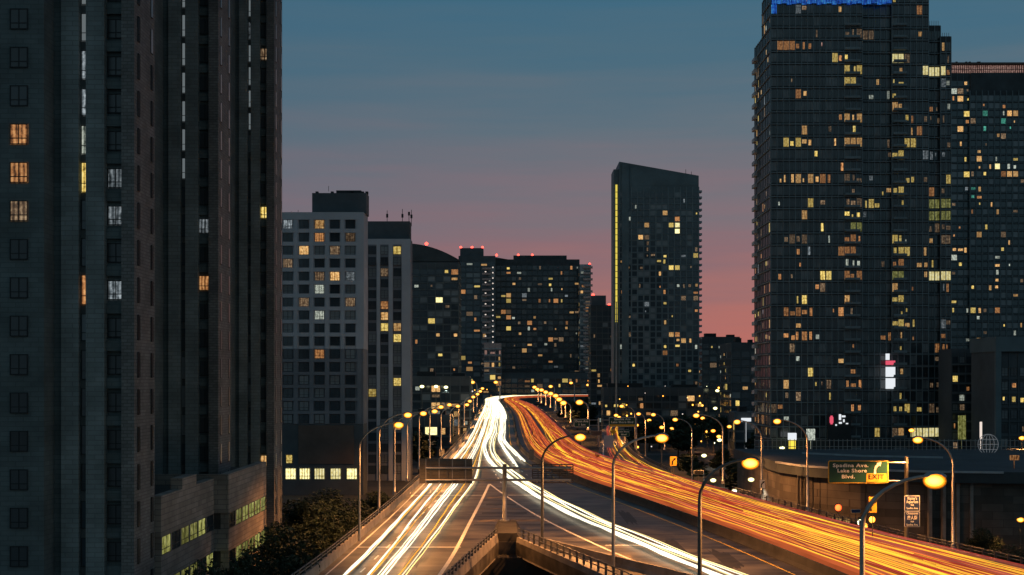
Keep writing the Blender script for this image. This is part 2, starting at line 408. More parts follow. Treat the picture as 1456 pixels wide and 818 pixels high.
# parapets with rails
def railing(path, side, label, h=.85, posts=2.4, rail=True, mat='concrete', mirror=1, cap=1.45, name='bridge_railing', cat='railing', both=False):
    path = [tuple(p[:2]) for p in path]
    t = thing(name, label, cat, (path[0][0], path[0][1], 0))
    mb = MB(); pr = [(-.22, -1.5), (.22, -1.5), (.22, 0), (.13, h), (-.13, h), (-.22, 0)]
    if rail is None: pr = [(-.34, 0), (.34, 0), (.16, .35), (.1, h), (-.1, h), (-.16, .35)]
    mb.sweep(path, pr); mb.build('parapet', mat, t)
    if rail:
        p2 = [(x, y, 0) for x, y in path]
        for z in (cap, (h+cap)/2+.02):
            m2 = MB(); m2.tube([(x, y, z) for x, y, _ in p2], .055, 6); m2.build('handrail', 'dark_steel', t)
        # posts
        d = 0; locs = []
        for a in range(len(path)-1):
            p, q = Vector(path[a]), Vector(path[a+1]); l = (q-p).length; s = (-d) % posts if False else 0
            n = max(1, round(l/posts))
            for k in range(n): locs.append((p+(q-p)*(k/n), math.atan2((q-p).y, (q-p).x)))
        base = MB(); base.box(-.07, -.09, -.1, .07, .09, cap-h+.07); bme = base.mesh('post', 'dark_steel')
        for (p, an) in locs[:100]:
            o = bpy.data.objects.new('post', bme); col.objects.link(o); o.parent = t
            o.location = (p.x-path[0][0], p.y-path[0][1], h); o.rotation_euler.z = an
        if len(locs) > 100:
            m3 = MB()
            for (p, an) in locs[100:]: m3.box(-.07, -.09, h-.1, .07, .09, cap+.07, ang=an, o=(p.x, p.y, 0))
            m3.build('post', 'dark_steel', t)['kind'] = 'stuff'
    return t
railing([p for p in Ld[:8*12:2]], 0, 'concrete parapet with steel rail along the outer left edge of the highway, beside trees')
railing([(x-.25, y) for x, y in RId], 0, 'short parapet with steel rail left of the dark gap between the roadways')
railing([(x+.25, y) for x, y in LId], 0, 'parapet with open steel rail right of the dark gap between the roadways', h=.5)
railing([(x-.2, y) for x, y in Rd[:8*4+4]], 0, 'parapet with steel rail along the near right edge, in front of the low building')
railing([(x-.2, y) for x, y in Rd[8*7+2:8*13]], 0, 'distant right parapet beyond the entry ramp', rail=False)
railing(RB[2:36], 0, 'curving parapet with rail round the outside of the entry ramp')
railing([(x+.45, y) for x, y in Md], 0, 'dark concrete median barrier between the white and the red light trails', h=1.05, rail=None, mat='dark_concrete', name='median_barrier', cat='barrier')
railing([(3.4, 144), (8.2, 132.5), (13.4, 121), (19.5, 106), (27, 88)], 0, 'low brown concrete barrier on the shoulder beside the open steel rail', h=.9, rail=None, name='shoulder_barrier', cat='barrier')
# inner barrier wall beyond the median (shoulder wall on the headlight side)
# piers under the decks
k = 0
for a in (12, 20, 28, 36, 42, 48):
    for e, nm in ((Ld, 'left'), (Rd, 'right')):
        p = e[a]; dx = 2.6 if nm == 'left' else -2.6
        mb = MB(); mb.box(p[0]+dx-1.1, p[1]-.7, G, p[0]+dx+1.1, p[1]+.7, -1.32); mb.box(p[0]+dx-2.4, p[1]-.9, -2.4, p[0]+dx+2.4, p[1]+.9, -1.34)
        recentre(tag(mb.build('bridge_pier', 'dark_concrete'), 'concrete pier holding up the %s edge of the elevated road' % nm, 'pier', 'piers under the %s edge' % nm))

# ------------------------------------------------------------------ light trails (vehicle lamps crossing the frame, at lamp height over their lanes)
def trail_mat(name, c, s, var=.5, sc_=.05, light=True):
    m, nt, N, L = nodes_of(name)
    out = N.new('ShaderNodeOutputMaterial'); e = N.new('ShaderNodeEmission'); L.new(e.outputs[0], out.inputs[0])
    tc = N.new('ShaderNodeTexCoord'); oi = N.new('ShaderNodeObjectInfo')
    ad = N.new('ShaderNodeVectorMath'); ad.operation = 'ADD'; mu = N.new('ShaderNodeVectorMath'); mu.operation = 'SCALE'
    mu.inputs[0].default_value = (500, 300, 200); L.new(oi.outputs['Random'], mu.inputs['Scale'])
    L.new(tc.outputs['Object'], ad.inputs[0]); L.new(mu.outputs[0], ad.inputs[1])
    n = N.new('ShaderNodeTexNoise'); n.inputs['Scale'].default_value = sc_; n.inputs['Detail'].default_value = 4; L.new(ad.outputs[0], n.inputs['Vector'])
    mr = N.new('ShaderNodeMapRange'); mr.inputs['From Min'].default_value = .3; mr.inputs['From Max'].default_value = .7
    mr.inputs['To Min'].default_value = s*(1-var); mr.inputs['To Max'].default_value = s*(1+var); L.new(n.outputs[0], mr.inputs[0])
    e.inputs[0].default_value = (*c, 1); L.new(mr.outputs[0], e.inputs[1])
    m.cycles.emission_sampling = 'AUTO' if light else 'NONE'
    MATS[name] = m
trail_mat('trail_white', (1, .93, .70), 1.7, .25)
trail_mat('trail_cream', (1, .80, .34), 1.7, .4)
trail_mat('trail_yellow', (1, .50, .04), 1.35, .5)
trail_mat('trail_orange', (1, .25, .045), .95, .65)
trail_mat('trail_red', (.85, .085, .05), .5, .65)
trail_mat('trail_pink', (1, .20, .13), .42, .6)
trail_mat('trail_glow_fill', (1, .20, .06), .42, .5)
def smoothstep(t): t = max(0, min(1, t)); return t*t*(3-2*t)
def trail(path, z, r, mat, label, group, wob=.04, step=4.5, rf=0):
    p = cat_rom([tuple(q[:2]) for q in path], step)
    ph = rnd.random()*6; fr = rnd.uniform(.15, .4)
    pts = []; acc = 0; rr = []
    for a, q in enumerate(p):
        if a: acc += math.hypot(q[0]-p[a-1][0], q[1]-p[a-1][1])
        pts.append((q[0]+wob*math.sin(acc*.07+ph*2), q[1], z+wob*math.sin(acc*fr+ph)))
        rr.append(r*(1+rf*max(0, q[1]-150)/1000)*(1+.30*math.sin(acc*.05+ph*3)*math.sin(acc*.019+ph)))
    mb = MB(); mb.tube(pts, rr, 5)
    o = mb.build('light_trail', mat); tag(o, label, 'light trail', group); return recentre(o)
WL = 'white headlight trail sweeping down the %s'
# left exit roadway: 4 vehicle passes (pairs) fed from the two left lanes
def along(edgeA, edgeB, t0, t1, i0, i1, sw=(500, 900), step=6):
    out = []
    for i in range(i0, i1, step):
        a, b = edgeA[i], edgeB[i]; y = (a[1]+b[1])/2
        t = t0+(t1-t0)*smoothstep((y-sw[0])/(sw[1]-sw[0])); out.append(lerp2(a, b, t))
    return out
NMAX = len(Md)
i344 = 8*7; 
def rampX(k, far_t, r, mat, off=0, z=.65, end=None):
    """k = lateral position on the exit roadway as (X at Y=80, 124, 235)"""
    near = [(k[0]+off, 60), (k[1]+off, 124), ((k[1]*.45+k[2]*.55)+off, 182), (k[2]+off, 235)]
    far = [lerp2(Ld[i], Md[i], far_t) for i in range(i344, end or NMAX, 5)]
    far = [(x+off*(.8 if y < 1300 else .3), y) for x, y in far]
    return trail(near+far, z, r, mat, WL % 'left exit roadway, under the gantry', 'headlight trails on the left exit roadway', rf=2.7)
for (k, t, r, m) in (((-16.3, -13.9, -12.7), .14, .10, 'trail_white'), ((-14.2, -12.0, -11.1), .22, .085, 'trail_white'),
                     ((-12.7, -10.8, -8.9), .33, .10, 'trail_white'), ((-12.3, -10.45, -8.4), .36, .085, 'trail_white'),
                     ((-11.2, -9.0, -6.2), .42, .065, 'trail_white'), ((-16.0, -13.7, -12.5), .17, .05, 'trail_white'),
                     ((-12.9, -11.1, -9.3), .30, .06, 'trail_white'), ((-11.0, -8.7, -6.0), .44, .05, 'trail_cream')):
    rampX(k, t, r, m)
rampX((-11.6, -9.3, -7.3), .40, .05, 'trail_yellow'); rampX((-15.4, -13.3, -11.9), .2, .04, 'trail_yellow', z=1.0)
rampX((-13.2, -11.4, -10.0), .26, .04, 'trail_yellow', z=1.0)
# centre roadway
def mainX(k, far_t, r, mat, z=.65, end=None):
    near = [(k[0], 80), (k[1], 124), ((k[1]*.46+k[2]*.54)-.15, 185), (k[2], 271), (k[3], 344)]
    far = [lerp2(Ld[i], Md[i], far_t) for i in range(8*8, end or NMAX, 5)]
    return trail(near+far, z, r, mat, WL % 'centre roadway beside the median', 'headlight trails on the centre roadway', rf=2.7, wob=.07)
for (k, t, r, m) in (((24.8, 16.0, -3.4, -6.8), .50, .12, 'trail_white'), ((25.1, 16.35, -3.0, -6.4), .53, .10, 'trail_white'),
                     ((26.3, 17.5, -1.9, -5.2), .58, .09, 'trail_white'), ((27.0, 18.2, -1.3, -4.6), .62, .07, 'trail_white'),
                     ((27.2, 18.6, -1.0, -4.3), .66, .05, 'trail_cream'), ((24.9, 16.2, -3.7, -7.0), .47, .09, 'trail_white'),
                     ((26.0, 17.1, -2.2, -5.5), .56, .05, 'trail_cream')):
    mainX(k, t, r, m)
# two lanes whose trails stop short beside the median (vehicles that left the frame while it was exposed)
for (x0, y0, t, r, z) in ((1.2, 262, .72, .15, .65), (2.6, 285, .80, .14, .65), (.3, 278, .69, .13, .65), (1.8, 292, .76, .1, .65), (.9, 300, .74, .08, .9)):
    far = [lerp2(Ld[i], Md[i], t) for i in range(i344+3, NMAX, 5)]
    trail([(x0, y0)]+far, z, r, 'trail_white', WL % 'inner lane, ending short beside the median', 'headlight trails ending beside the median', rf=1.8)
for t in (.12, .18, .27, .32, .38, .45, .49, .55, .6, .64, .7, .78, .83):
    far = [lerp2(Ld[i], Md[i], t) for i in range(8*9+rnd.randrange(6), NMAX, 5)]
    trail(far, .65+rnd.uniform(-.1, .3), .13, 'trail_white' if rnd.random() < .75 else 'trail_cream', WL % 'distant part of the highway', 'headlight trails on the distant highway', rf=1.7)
# red / orange side: many passes at tail-lamp heights, lane changes and turn signals
kinds = [('trail_red', 'deep red', .34), ('trail_orange', 'orange', .34), ('trail_pink', 'pinkish red', .22), ('trail_yellow', 'yellow', .10)]
def rpath(t0, t1, sw, i0=4, i1=NMAX):
    out = []
    for i in range(i0, i1, 4):
        a, b = Md[i], Rd[i]; w = b[0]-a[0]
        lo = (a[0]+2.0, a[1]); hi = (b[0]-1.3, b[1])
        y = (a[1]+b[1])/2; t = t0+(t1-t0)*smoothstep((y-sw[0])/(sw[1]-sw[0]))
        out.append(lerp2(lo, hi, t))
    return out
def red(t0, t1, sw, r, m, word, z, i0=4, i1=NMAX, wob=.03):
    return trail(rpath(t0, t1, sw, i0, i1), z, r, m, '%s tail-light trail along the right-hand roadway' % word, '%s tail-light trails on the right-hand roadway' % word, wob=wob, rf=1.4)
lanes_far = [.10, .16, .34, .41, .60, .67, .86, .93]
lanes_near = [.06, .12, .27, .33, .47, .53, .68, .74, .87, .94]
for q in range(92):
    u = rnd.random(); s = 0
    for m, word, w in kinds:
        s += w
        if u <= s: break
    tn = rnd.choice(lanes_near)+rnd.gauss(0, .02); tf = min(.97, max(.03, rnd.choice(lanes_far)+rnd.gauss(0, .02)))
    if abs(tn-tf) > .3: tf = min(lanes_far, key=lambda v: abs(v-tn))+rnd.gauss(0, .02)
    c = rnd.uniform(200, 420)
    red(max(.0, min(1, tn)), tf, (c-rnd.uniform(30, 90), c+rnd.uniform(60, 200)), rnd.choice((.022, .03, .035, .045, .06)), m, word, rnd.choice((.55, .7, .8, .95, 1.4)))
for (t0, t1, r) in ((.29, .60, .11), (.305, .62, .10), (.32, .66, .07), (.275, .58, .06), (.335, .63, .05)):
    red(t0, t1, (150, 430), r, 'trail_yellow', 'broad bright yellow', .7)
for (t0, t1, r) in ((.5, .64, .08), (.56, .7, .06), (.66, .8, .06), (.62, .9, .05), (.44, .6, .06), (.72, .9, .05)):
    red(t0, t1, (120, 300), r, 'trail_yellow', 'yellow', .7, i0=0, i1=8*6+rnd.randrange(10))
for q in range(22):
    t0 = rnd.uniform(.02, .98); red(t0, min(.97, max(.03, t0+rnd.gauss(0, .06))), (200, 420), rnd.uniform(.12, .24), 'trail_glow_fill', 'added soft fill-glow', .4, wob=.02)  # wide dim strands added to fill the road between trails with glow
for q in range(18):
    t0 = rnd.uniform(.15, .95); i = rnd.randrange(0, 10); red(t0, t0+rnd.uniform(-.05, .05), (90, 220), rnd.uniform(.03, .085), 'trail_yellow', 'yellow near', .75, i0=i, i1=i+rnd.randrange(9, 24))
# blinking indicator: short yellow dashes
for t in (.45, .58, .64, .76, .5, .7):
    i = rnd.randrange(8, 22); red(t, t+.02, (100, 300), .1, 'trail_yellow', 'short amber indicator', .8, i0=i, i1=i+12)
for q in range(16):
    u = rnd.uniform(.2, .8); m, word, _ = kinds[q % 4]
    p = mid(RA, RB, u)[2:46:3]; nb = lerp2((Md[8*4][0]+2, Md[8*4][1]), (Rd[8*4][0]-1.3, Rd[8*4][1]), min(.97, .62+.35*u)); nc = lerp2((Md[8*2][0]+2, Md[8*2][1]), (Rd[8*2][0]-1.3, Rd[8*2][1]), min(.97, .62+.35*u))
    trail([nc, nb]+p, rnd.choice((.55, .8, 1.0)), rnd.choice((.03, .045, .07)), m, '%s light trail curving off along the ramp beneath the green signs' % word, '%s ramp light trails' % word, rf=1)

# ------------------------------------------------------------------ street lamps
def make_light(parent, loc, energy, color, size=R(150), rad=.25):
    l = bpy.data.lights.new('lamp_light', 'SPOT'); l.energy = energy*LP; l.color = color; l.spot_size = R(152); l.spot_blend = .5; l.shadow_soft_size = rad
    o = bpy.data.objects.new('lamp_light', l); col.objects.link(o); o.parent = parent; o.location = loc
    return o
SOD = (1, .40, .11); LP = 3.3
def lamp(px, py, hx, hy, zh, z0, label, group, lens='lens_sodium', power=5200, sc_=1., mat='steel', lit=True, straight=False):
    t = thing('street_lamp', label, 'street lamp', (px, py, z0), group)
    pole = MB()
    if straight:
        pole.tube([(px, py, z0), (px, py, zh+.2)], [.09*sc_, .06*sc_], 8)
    else:
        rise = min(2.6, (zh-z0)*.3); pts = [(px, py, z0), (px, py, z0+(zh-rise-z0)*.5), (px, py, zh-rise)]
        rs = [.17*sc_, .14*sc_, .12*sc_]
        for a in range(1, 9):
            u = math.pi/2*a/8
            pts.append((px+(hx-px)*(1-math.cos(u)), py+(hy-py)*(1-math.cos(u)), zh-rise+(rise+.12)*math.sin(u))); rs.append((.12-.05*a/8)*sc_)
        pole.tube(pts, rs, 10)
    pole.build('pole', mat, t, True)
    b = MB(); b.tube([(px, py, z0), (px, py, z0+.5)], [.3*sc_, .24*sc_], 10); b.build('base', mat, t)
    h = MB(); h.ell((hx, hy, zh+.06), .55*sc_, .3*sc_, .24*sc_, half=1); hd = h.build('head', mat, t, True)
    g = MB(); g.ell((hx, hy, zh-.12*sc_), .54*sc_, .46*sc_, .38*sc_); g.build('lens', lens if lit else 'sign_white', hd, True)  # lens enlarged to carry the glow painted into its emission
    if lit and power: make_light(t, (hx-px, hy-py, zh-.6*sc_-.35-z0), power, SOD if lens == 'lens_sodium' else ((1, .97, .75) if lens == 'lens_white' else (1, .35, .08)))
    return t
ORD = ['first', 'second', 'third', 'fourth', 'fifth', 'sixth', 'seventh', 'eighth', 'ninth', 'tenth', 'eleventh', 'twelfth']
def at(px_, Y): return (px_-CX)*Y/F
left_row = [(511, 567, 603, 150), (539, 580, 589, 176), (561, 602, 587, 210), (579, 618, 584, 238), (596, 627, 578, 270), (611, 639, 575, 300), (627, 651, 577, 335), (640, 664, 575, 380), (652, 668, 570, 430), (660, 673, 564, 520), (667, 679, 560, 620), (673, 683, 556, 740), (678, 686, 552, 880)]
for i, (pp, hp, hy_, Y) in enumerate(left_row):
    z = 17-(hy_-HY)*Y/F
    lamp(at(pp, Y), Y, at(hp, Y), Y, z, 0 if i else -8., ('%s lit street lamp from the camera in the row on the left parapet' % (ORD[i] if i < 12 else 'last')) if i < 13 else '', 'street lamps along the left parapet', sc_=1.0+max(0, Y-300)/500, power=5200 if Y < 700 else 9000)
for i, (pp, hp, hy_, Y, z0, lb) in enumerate([
        (771, 825, 620, 147, -8, 'lit street lamp with dark curved arm right of the near gantry, left of three'),
        (872, 941, 621, 128, -8, 'lit street lamp on curved pole before the red trails, middle of three in the centre'),
        (995, 1067, 656, 96, -8, 'large lit street lamp on dark curved pole before the orange trails, right of three'),
        (1226, 1329, 680, 74, -8, 'nearest tall lit street lamp, its curved arm crossing the large green exit sign'),
        (1355, 1305, 624, 141, 0, 'lit street lamp arching left above the near right parapet, in front of the low building'),
        (1148, 1105, 598, 184, 0, 'lit street lamp on the right parapet left of the exit sign'),
        (1083, 1048, 599, 212, 0, 'lit street lamp on the right parapet behind the small arrow board'),
        (1028, 990, 590, 232, 0, 'lit street lamp with long left arm above the yellow curve sign'),
        (984, 960, 596, 300, -8, 'smaller lit street lamp below and left of the long-armed one at the ramp'),
        (945, 929, 589, 345, 0, 'lit street lamp to the right of the small green sign on the ramp'),
        (918, 908, 588, 375, -8, 'lit street lamp just right of the far wide green sign'),
        (903, 884, 577, 392, -8, 'tallest lit street lamp behind the far wide green sign')]):
    lamp(at(pp, Y), Y, at(hp, Y), Y, 17-(hy_-HY)*Y/F, z0, lb, None, mat='dark_steel' if i in (0, 2) else 'steel', power=5200, sc_=1.15 if i < 4 else 1.0+max(0, Y-200)/900)
for i, (hp, hy_, Y) in enumerate([(824, 571, 480), (801, 572, 560), (795, 567, 630), (790, 562, 700), (783, 559, 780), (776, 557, 860), (770, 554, 940), (764, 553, 1020), (760, 550, 1100)]):
    lamp(at(hp, Y)+3, Y, at(hp, Y), Y, 17-(hy_-HY)*Y/F, 0, 'distant lit street lamp, %s from the near end, right of the red trails' % ORD[i], 'distant street lamps right of the red trails', sc_=1.9+Y/800, power=7000)
for i, (hp, hy_, Y) in enumerate([(665, 545, 1000), (672, 543, 1000), (705, 543, 1050), (812, 544, 1250), (838, 541, 1300), (860, 540, 1350), (858, 547, 1350), (836, 547, 1300), (783, 549, 1100)]):
    lamp(at(hp, Y)+3, Y, at(hp, Y), Y, 17-(hy_-HY)*Y/F, G, 'tiny far street lamp glowing near the foot of the background towers', 'far street lamps below the background towers', sc_=3.2, power=0)
# street-level lamps on the right
low = [(1023, 625, 400, 'w'), (1091, 626, 420, 'w'), (1112, 636, 330, 'w'), (1136, 647, 260, 'w'), (1014, 682, 262, 'w'), (1068, 681, 235, 'w'), (1109, 675, 250, 'w'), (1045, 697, 232, 'w'), (1001, 647, 330, 'w'),
       (1014, 612, 480, 'a'), (1006, 613, 520, 's'), (1022, 620, 440, 's'), (989, 604, 500, 's'), (1086, 615, 350, 'w'), (941, 607, 420, 's'), (955, 609, 520, 's'), (975, 597, 620, 's'), (950, 588, 720, 's'),
       (914, 577, 800, 's'), (929, 577, 800, 's'), (939, 581, 780, 's'), (972, 568, 950, 'w'), (981, 579, 900, 'w'), (1031, 571, 700, 'w'), (1017, 580, 640, 'w'), (1059, 575, 600, 'g'), (1071, 576, 600, 'w'), (897, 579, 800, 's'), (876, 590, 600, 's'), (880, 593, 560, 's'),
       (1386, 692, 210, 's'), (1451, 738, 188, 's'), (1453, 622, 262, 's'), (1296, 611, 290, 's'), (966, 572, 700, 's'), (999, 594, 560, 's'), (1037, 606, 470, 's'), (923, 597, 560, 's'), (905, 604, 500, 's'), (600, 549, 520, 'w'), (620, 549, 520, 'w'), (634, 550, 540, 'w'), (960, 552, 900, 'w'), (1020, 555, 700, 'w'), (868, 574, 900, 'w'), (841, 569, 900, 's')]
nl = 0
for i, (hp, hy_, Y, c) in enumerate(low):
    z = 17-(hy_-HY)*Y/F
    z = max(z, G+2.5)
    big = Y < 300
    lb = 'street-level lamp with a %s light in the dark area beyond the right parapet' % {'w': 'white', 's': 'yellow', 'a': 'amber', 'g': 'greenish'}[c]
    lamp(at(hp, Y)+.0, Y, at(hp, Y)+.01, Y, z, G, lb, '%s street-level lamps' % {'w': 'white', 's': 'yellow', 'a': 'amber', 'g': 'greenish'}[c], lens={'w': 'lens_white', 's': 'lens_sodium', 'a': 'lens_amber', 'g': 'lens_white'}[c], power=700 if Y < 560 else 0, sc_=.55+Y/460, straight=True, mat='dark_steel')
# red signal, and small lights by the exit sign
def signal(px_, py_, Y, lens, label, r=.2):
    x = at(px_, Y); z = 17-(py_-HY)*Y/F
    t = thing('traffic_signal', label, 'traffic signal', (x, Y, G))
    mb = MB(); mb.tube([(x, Y, G), (x, Y, z-.6)], .07, 8); mb.build('pole', 'dark_steel', t)
    mb = MB(); mb.box(x-.22, Y, z-.6, x+.22, Y+.3, z+.6); mb.build('housing', 'black_metal', t)
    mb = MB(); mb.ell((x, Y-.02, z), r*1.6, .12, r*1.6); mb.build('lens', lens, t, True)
signal(1192, 722, 195, 'lens_red', 'red traffic signal glowing beyond the right parapet, below the exit sign', .3)
signal(1240, 739, 170, 'lens_amber', 'amber traffic signal glowing just right of the arrow board', .25)
signal(1230, 748, 160, 'lens_amber', 'small amber signal low beside the near curved pole', .2)
signal(1379, 748, 200, 'lens_amber', 'small amber signal in front of the striped columns of the low building', .2)
signal(1223, 743, 165, 'lens_white', 'small white signal lamp left of the near curved pole', .22)
signal(1318, 774, 150, 'lens_white', 'single white lamp low behind the right rail', .14)

# ------------------------------------------------------------------ signs
FONT = None
def text(s, w, h, mat, parent, loc, name='lettering', align='CENTER', fit=None):
    c = bpy.data.curves.new('t', 'FONT'); c.body = s; c.size = h; c.align_x = align; c.align_y = 'CENTER'; c.extrude = .01; c.offset = .022*h; c.resolution_u = 3; c.space_character = 1.12
    o = bpy.data.objects.new('t', c); col.objects.link(o)
    dg = bpy.context.evaluated_depsgraph_get(); dg.update()
    me = bpy.data.meshes.new_from_object(o.evaluated_get(dg)); bpy.data.objects.remove(o)
    xs = [v.co.x for v in me.vertices]
    if xs and w:
        k = w/(max(xs)-min(xs)); me.transform(Matrix.Diagonal((k, 1, 1, 1)))
    me.materials.clear(); me.materials.append(MATS[mat])
    if parent.type == 'EMPTY':
        ps = [c for c in parent.children if 'panel' in c.name and c.type == 'MESH']; pz = [c for c in ps if min(v.co.z for v in c.data.vertices) <= loc[2]-parent['_o'][2] <= max(v.co.z for v in c.data.vertices)]
        parent = (pz or ps)[0]
    o = bpy.data.objects.new(name, me); col.objects.link(o); o.parent = parent; o.rotation_euler = (R(90), 0, 0)
    po = parent['_o']; o.location = (loc[0]-po[0], loc[1]-po[1], loc[2]-po[2]); o['_o'] = po
    return o
def rrect(x0, z0, x1, z1, r, y0, y1, mb, n=5, mat=None):
    pts = []
    for cx, cz, a0 in ((x1-r, z1-r, 0), (x0+r, z1-r, 90), (x0+r, z0+r, 180), (x1-r, z0+r, 270)):
        for k in range(n+1):
            a = R(a0+90*k/n); pts.append((cx+r*math.cos(a), cz+r*math.sin(a)))
    mb.face([(x, y0, z) for x, z in pts][::-1], mat); mb.face([(x, y1, z) for x, z in pts], mat)
    m = len(pts)
    for k in range(m):
        p, q = pts[k], pts[(k+1) % m]; mb.face([(p[0], y0, p[1]), (q[0], y0, q[1]), (q[0], y1, q[1]), (p[0], y1, p[1])], mat)
def poly(pts, y0, y1, mb):
    mb.face([(x, y0, z) for x, z in pts][::-1]); mb.face([(x, y1, z) for x, z in pts])
    for k in range(len(pts)):
        p, q = pts[k], pts[(k+1) % len(pts)]; mb.face([(p[0], y0, p[1]), (q[0], y0, q[1]), (q[0], y1, q[1]), (p[0], y1, p[1])])
def board(x0, z0, x1, z1, Y, mat, border, t, name='sign_panel', bw=.09):
    m = MB(); rrect(x0, z0, x1, z1, .2 if x1-x0 > 2 else .06, Y, Y+.08, m); m.build('border', border, t)
    m = MB(); rrect(x0+bw, z0+bw, x1-bw, z1-bw, .14 if x1-x0 > 2 else .03, Y-.02, Y+.01, m); return m.build(name, mat, t)
def P(px_, py_, Y): return at(px_, Y), 17-(py_-HY)*Y/F
def curve_arrow(mb, cx, cz, s, y):
    """shaft rising and bending to the right, with a head"""
    path = [(-.16, -.5), (-.16, -.2), (-.10, .02), (.02, .17), (.16, .27)]; w = .085
    L1 = [(p[0]-w, p[1]+(.04 if i > 1 else 0)) for i, p in enumerate(path)]; R1 = [(p[0]+w, p[1]-(.04 if i > 1 else 0)) for i, p in enumerate(path)]
    for i in range(len(path)-1):
        poly([(cx+s*a, cz+s*b) for a, b in (L1[i], R1[i], R1[i+1], L1[i+1])], y-.012-.001*i, y, mb)
    poly([(cx+s*a, cz+s*b) for a, b in ((-.06, .36), (.26, .10), (.36, .48))], y-.02, y, mb)
# big exit sign on a cantilever
Y = 143.
x0, z1 = P(1177.5, 655, Y); x1, z0 = P(1263.5, 687.5, Y)
pxs = at(1290.5, Y)
t = thing('highway_sign', 'large green highway sign reading Spadina Ave. Lake Shore Blvd. with yellow EXIT panel', 'highway sign', (pxs, Y+.4, G))
board(x0, z0, x1, z1, Y, 'sign_green', 'sign_yellow', t)
W = x1-x0; Hh = z1-z0
for s, cx_, cz_, w_ in (('Spadina Ave.', 1209.5, 664, 52/ (F/Y)), ('Lake Shore', 1211.5, 671.5, 43/(F/Y)), ('Blvd.', 1206, 680, 19/(F/Y))):
    cx_, cz_ = P(cx_, cz_-1.2, Y); text(s, w_*.97, .50, 'sign_white', t, (cx_, Y-.03, cz_+.05))
m = MB(); a0, b1 = P(1232, 673.2, Y); a1, b0 = P(1260.5, 685.5, Y); rrect(a0, b0, a1, b1, .08, Y-.04, Y-.015, m); pe = m.build('exit_plate', 'sign_yellow', t)
cx_, cz_ = P(1245.5, 679.2, Y); text('EXIT', (a1-a0)*.78, .66, 'sign_black', pe, (cx_-.0, Y-.055, cz_+.05))
m = MB(); cx_, cz_ = P(1247, 665, Y); curve_arrow(m, cx_, cz_, 1.25, Y-.03); m.build('arrow', 'sign_white', t)
m = MB(); m.tube([(pxs, Y+.4, G), (pxs, Y+.4, P(0, 650, Y)[1])], [.26, .2], 12); m.build('post', 'steel', t, True)
for yy in (658, 684):
    zz = P(0, yy, Y)[1]; m = MB(); m.tube([(x0+2, Y+.3, zz), (pxs, Y+.3, zz)], .07, 8); m.build('arm', 'steel', t)
# tourist destination sign on the same side
x0, z1 = P(1286, 705, Y-.5); x1, z0 = P(1308, 749.5, Y-.5); Yb = Y-.5; zm = (z0+z1)/2
t = thing('tourist_sign', 'dark blue two-panel sign for the aquarium and Chinatown below the large exit sign', 'road sign', ((x0+x1)/2, Yb, z0))
board(x0, zm+.03, x1, z1, Yb, 'sign_blue', 'sign_white', t, 'aquarium_panel', .05); board(x0, z0, x1, zm-.03, Yb, 'sign_blue', 'sign_white', t, 'chinatown_panel', .05)
cx_ = (x0+x1)/2; ww = (x1-x0)*.8; hh = zm-z0
for s, f, w_, h_ in (("Ripley's", .80, .75, .40), ('Aquarium', .58, .95, .40), ('VIA', .37, .28, .24), ('Spadina Ave.', .17, .95, .30)):
    text(s, ww*w_, h_, 'sign_white', t, (cx_, Yb-.03, zm+hh*f+.04))
for s, f, w_, h_ in (('Chinatown', .86, .95, .28), ('\u5510\u4eba\u8857', .58, .8, .42), ('VIA', .34, .28, .22), ('Spadina Ave.', .14, .95, .28)):
    text(s, ww*w_, h_, 'sign_white', t, (cx_, Yb-.03, z0+hh*f))
# yellow curve signs
def small_sign(px_, py_, wpx, hpx, Y, label, cat, mat='sign_yellow', arrow=True, border='sign_black', name='warning_sign', z0=0, words=None, wm='sign_white'):
    cx_, cz_ = P(px_, py_, Y); w_, h_ = wpx*Y/F, hpx*Y/F
    t = thing(name, label, cat, (cx_, Y, z0))
    board(cx_-w_/2, cz_-h_/2, cx_+w_/2, cz_+h_/2, Y, mat, border, t, bw=.03)
    if arrow: m = MB(); curve_arrow(m, cx_, cz_, h_*.75, Y-.03); m.build('arrow', 'sign_black', t)
    if words:
        n = len(words)
        for i, s in enumerate(words): text(s, w_*min(.86, .11*len(s)), h_/n*.62, wm, t, (cx_, Y-.03, cz_+h_*(.5-(i+.5)/n)*.86))
    m = MB(); m.tube([(cx_, Y+.12, z0), (cx_, Y+.12, cz_-h_*.2)], .05, 8); m.build('post', 'dark_steel', t)
    return t
small_sign(1241, 718, 12, 24, 146, 'tall yellow curve-arrow board on the right rail beside the near curved lamp pole', 'warning sign')
small_sign(957.5, 656, 10, 13.5, 236, 'yellow sign with black curve arrow beside the entry ramp, left of the long-armed lamp', 'warning sign')
small_sign(1084, 688.5, 8, 12.5, 205, 'small pale arrow board on the right parapet under the third lamp', 'warning sign', mat='sign_white')
small_sign(993.5, 672, 14, 6, 236, 'small dark street name plate on the outside of the ramp parapet', 'street sign', mat='sign_black', arrow=False, border='sign_white', name='street_sign', z0=0)
small_sign(1217, 727, 14, 5, 175, 'small blue street name plate beside the red traffic signal', 'street sign', mat='sign_blue', arrow=False, border='sign_white', name='street_sign', z0=G)
small_sign(756, 647, 6.5, 15, 290, 'narrow upright grey plate on the median barrier above the gantry', 'road sign', mat='sign_back', arrow=False, border='sign_back', name='road_sign', z0=1.0)
small_sign(865.5, 628, 14, 17.5, 335, 'pale blue-grey speckled picture board below the far wide green sign', 'billboard', mat='precast', arrow=False, border='steel', name='billboard')
small_sign(848, 616, 16, 6.5, 352, 'small brown roadside sign under the far gantry', 'road sign', mat='panel_brown', arrow=False, border='sign_white', name='road_sign')
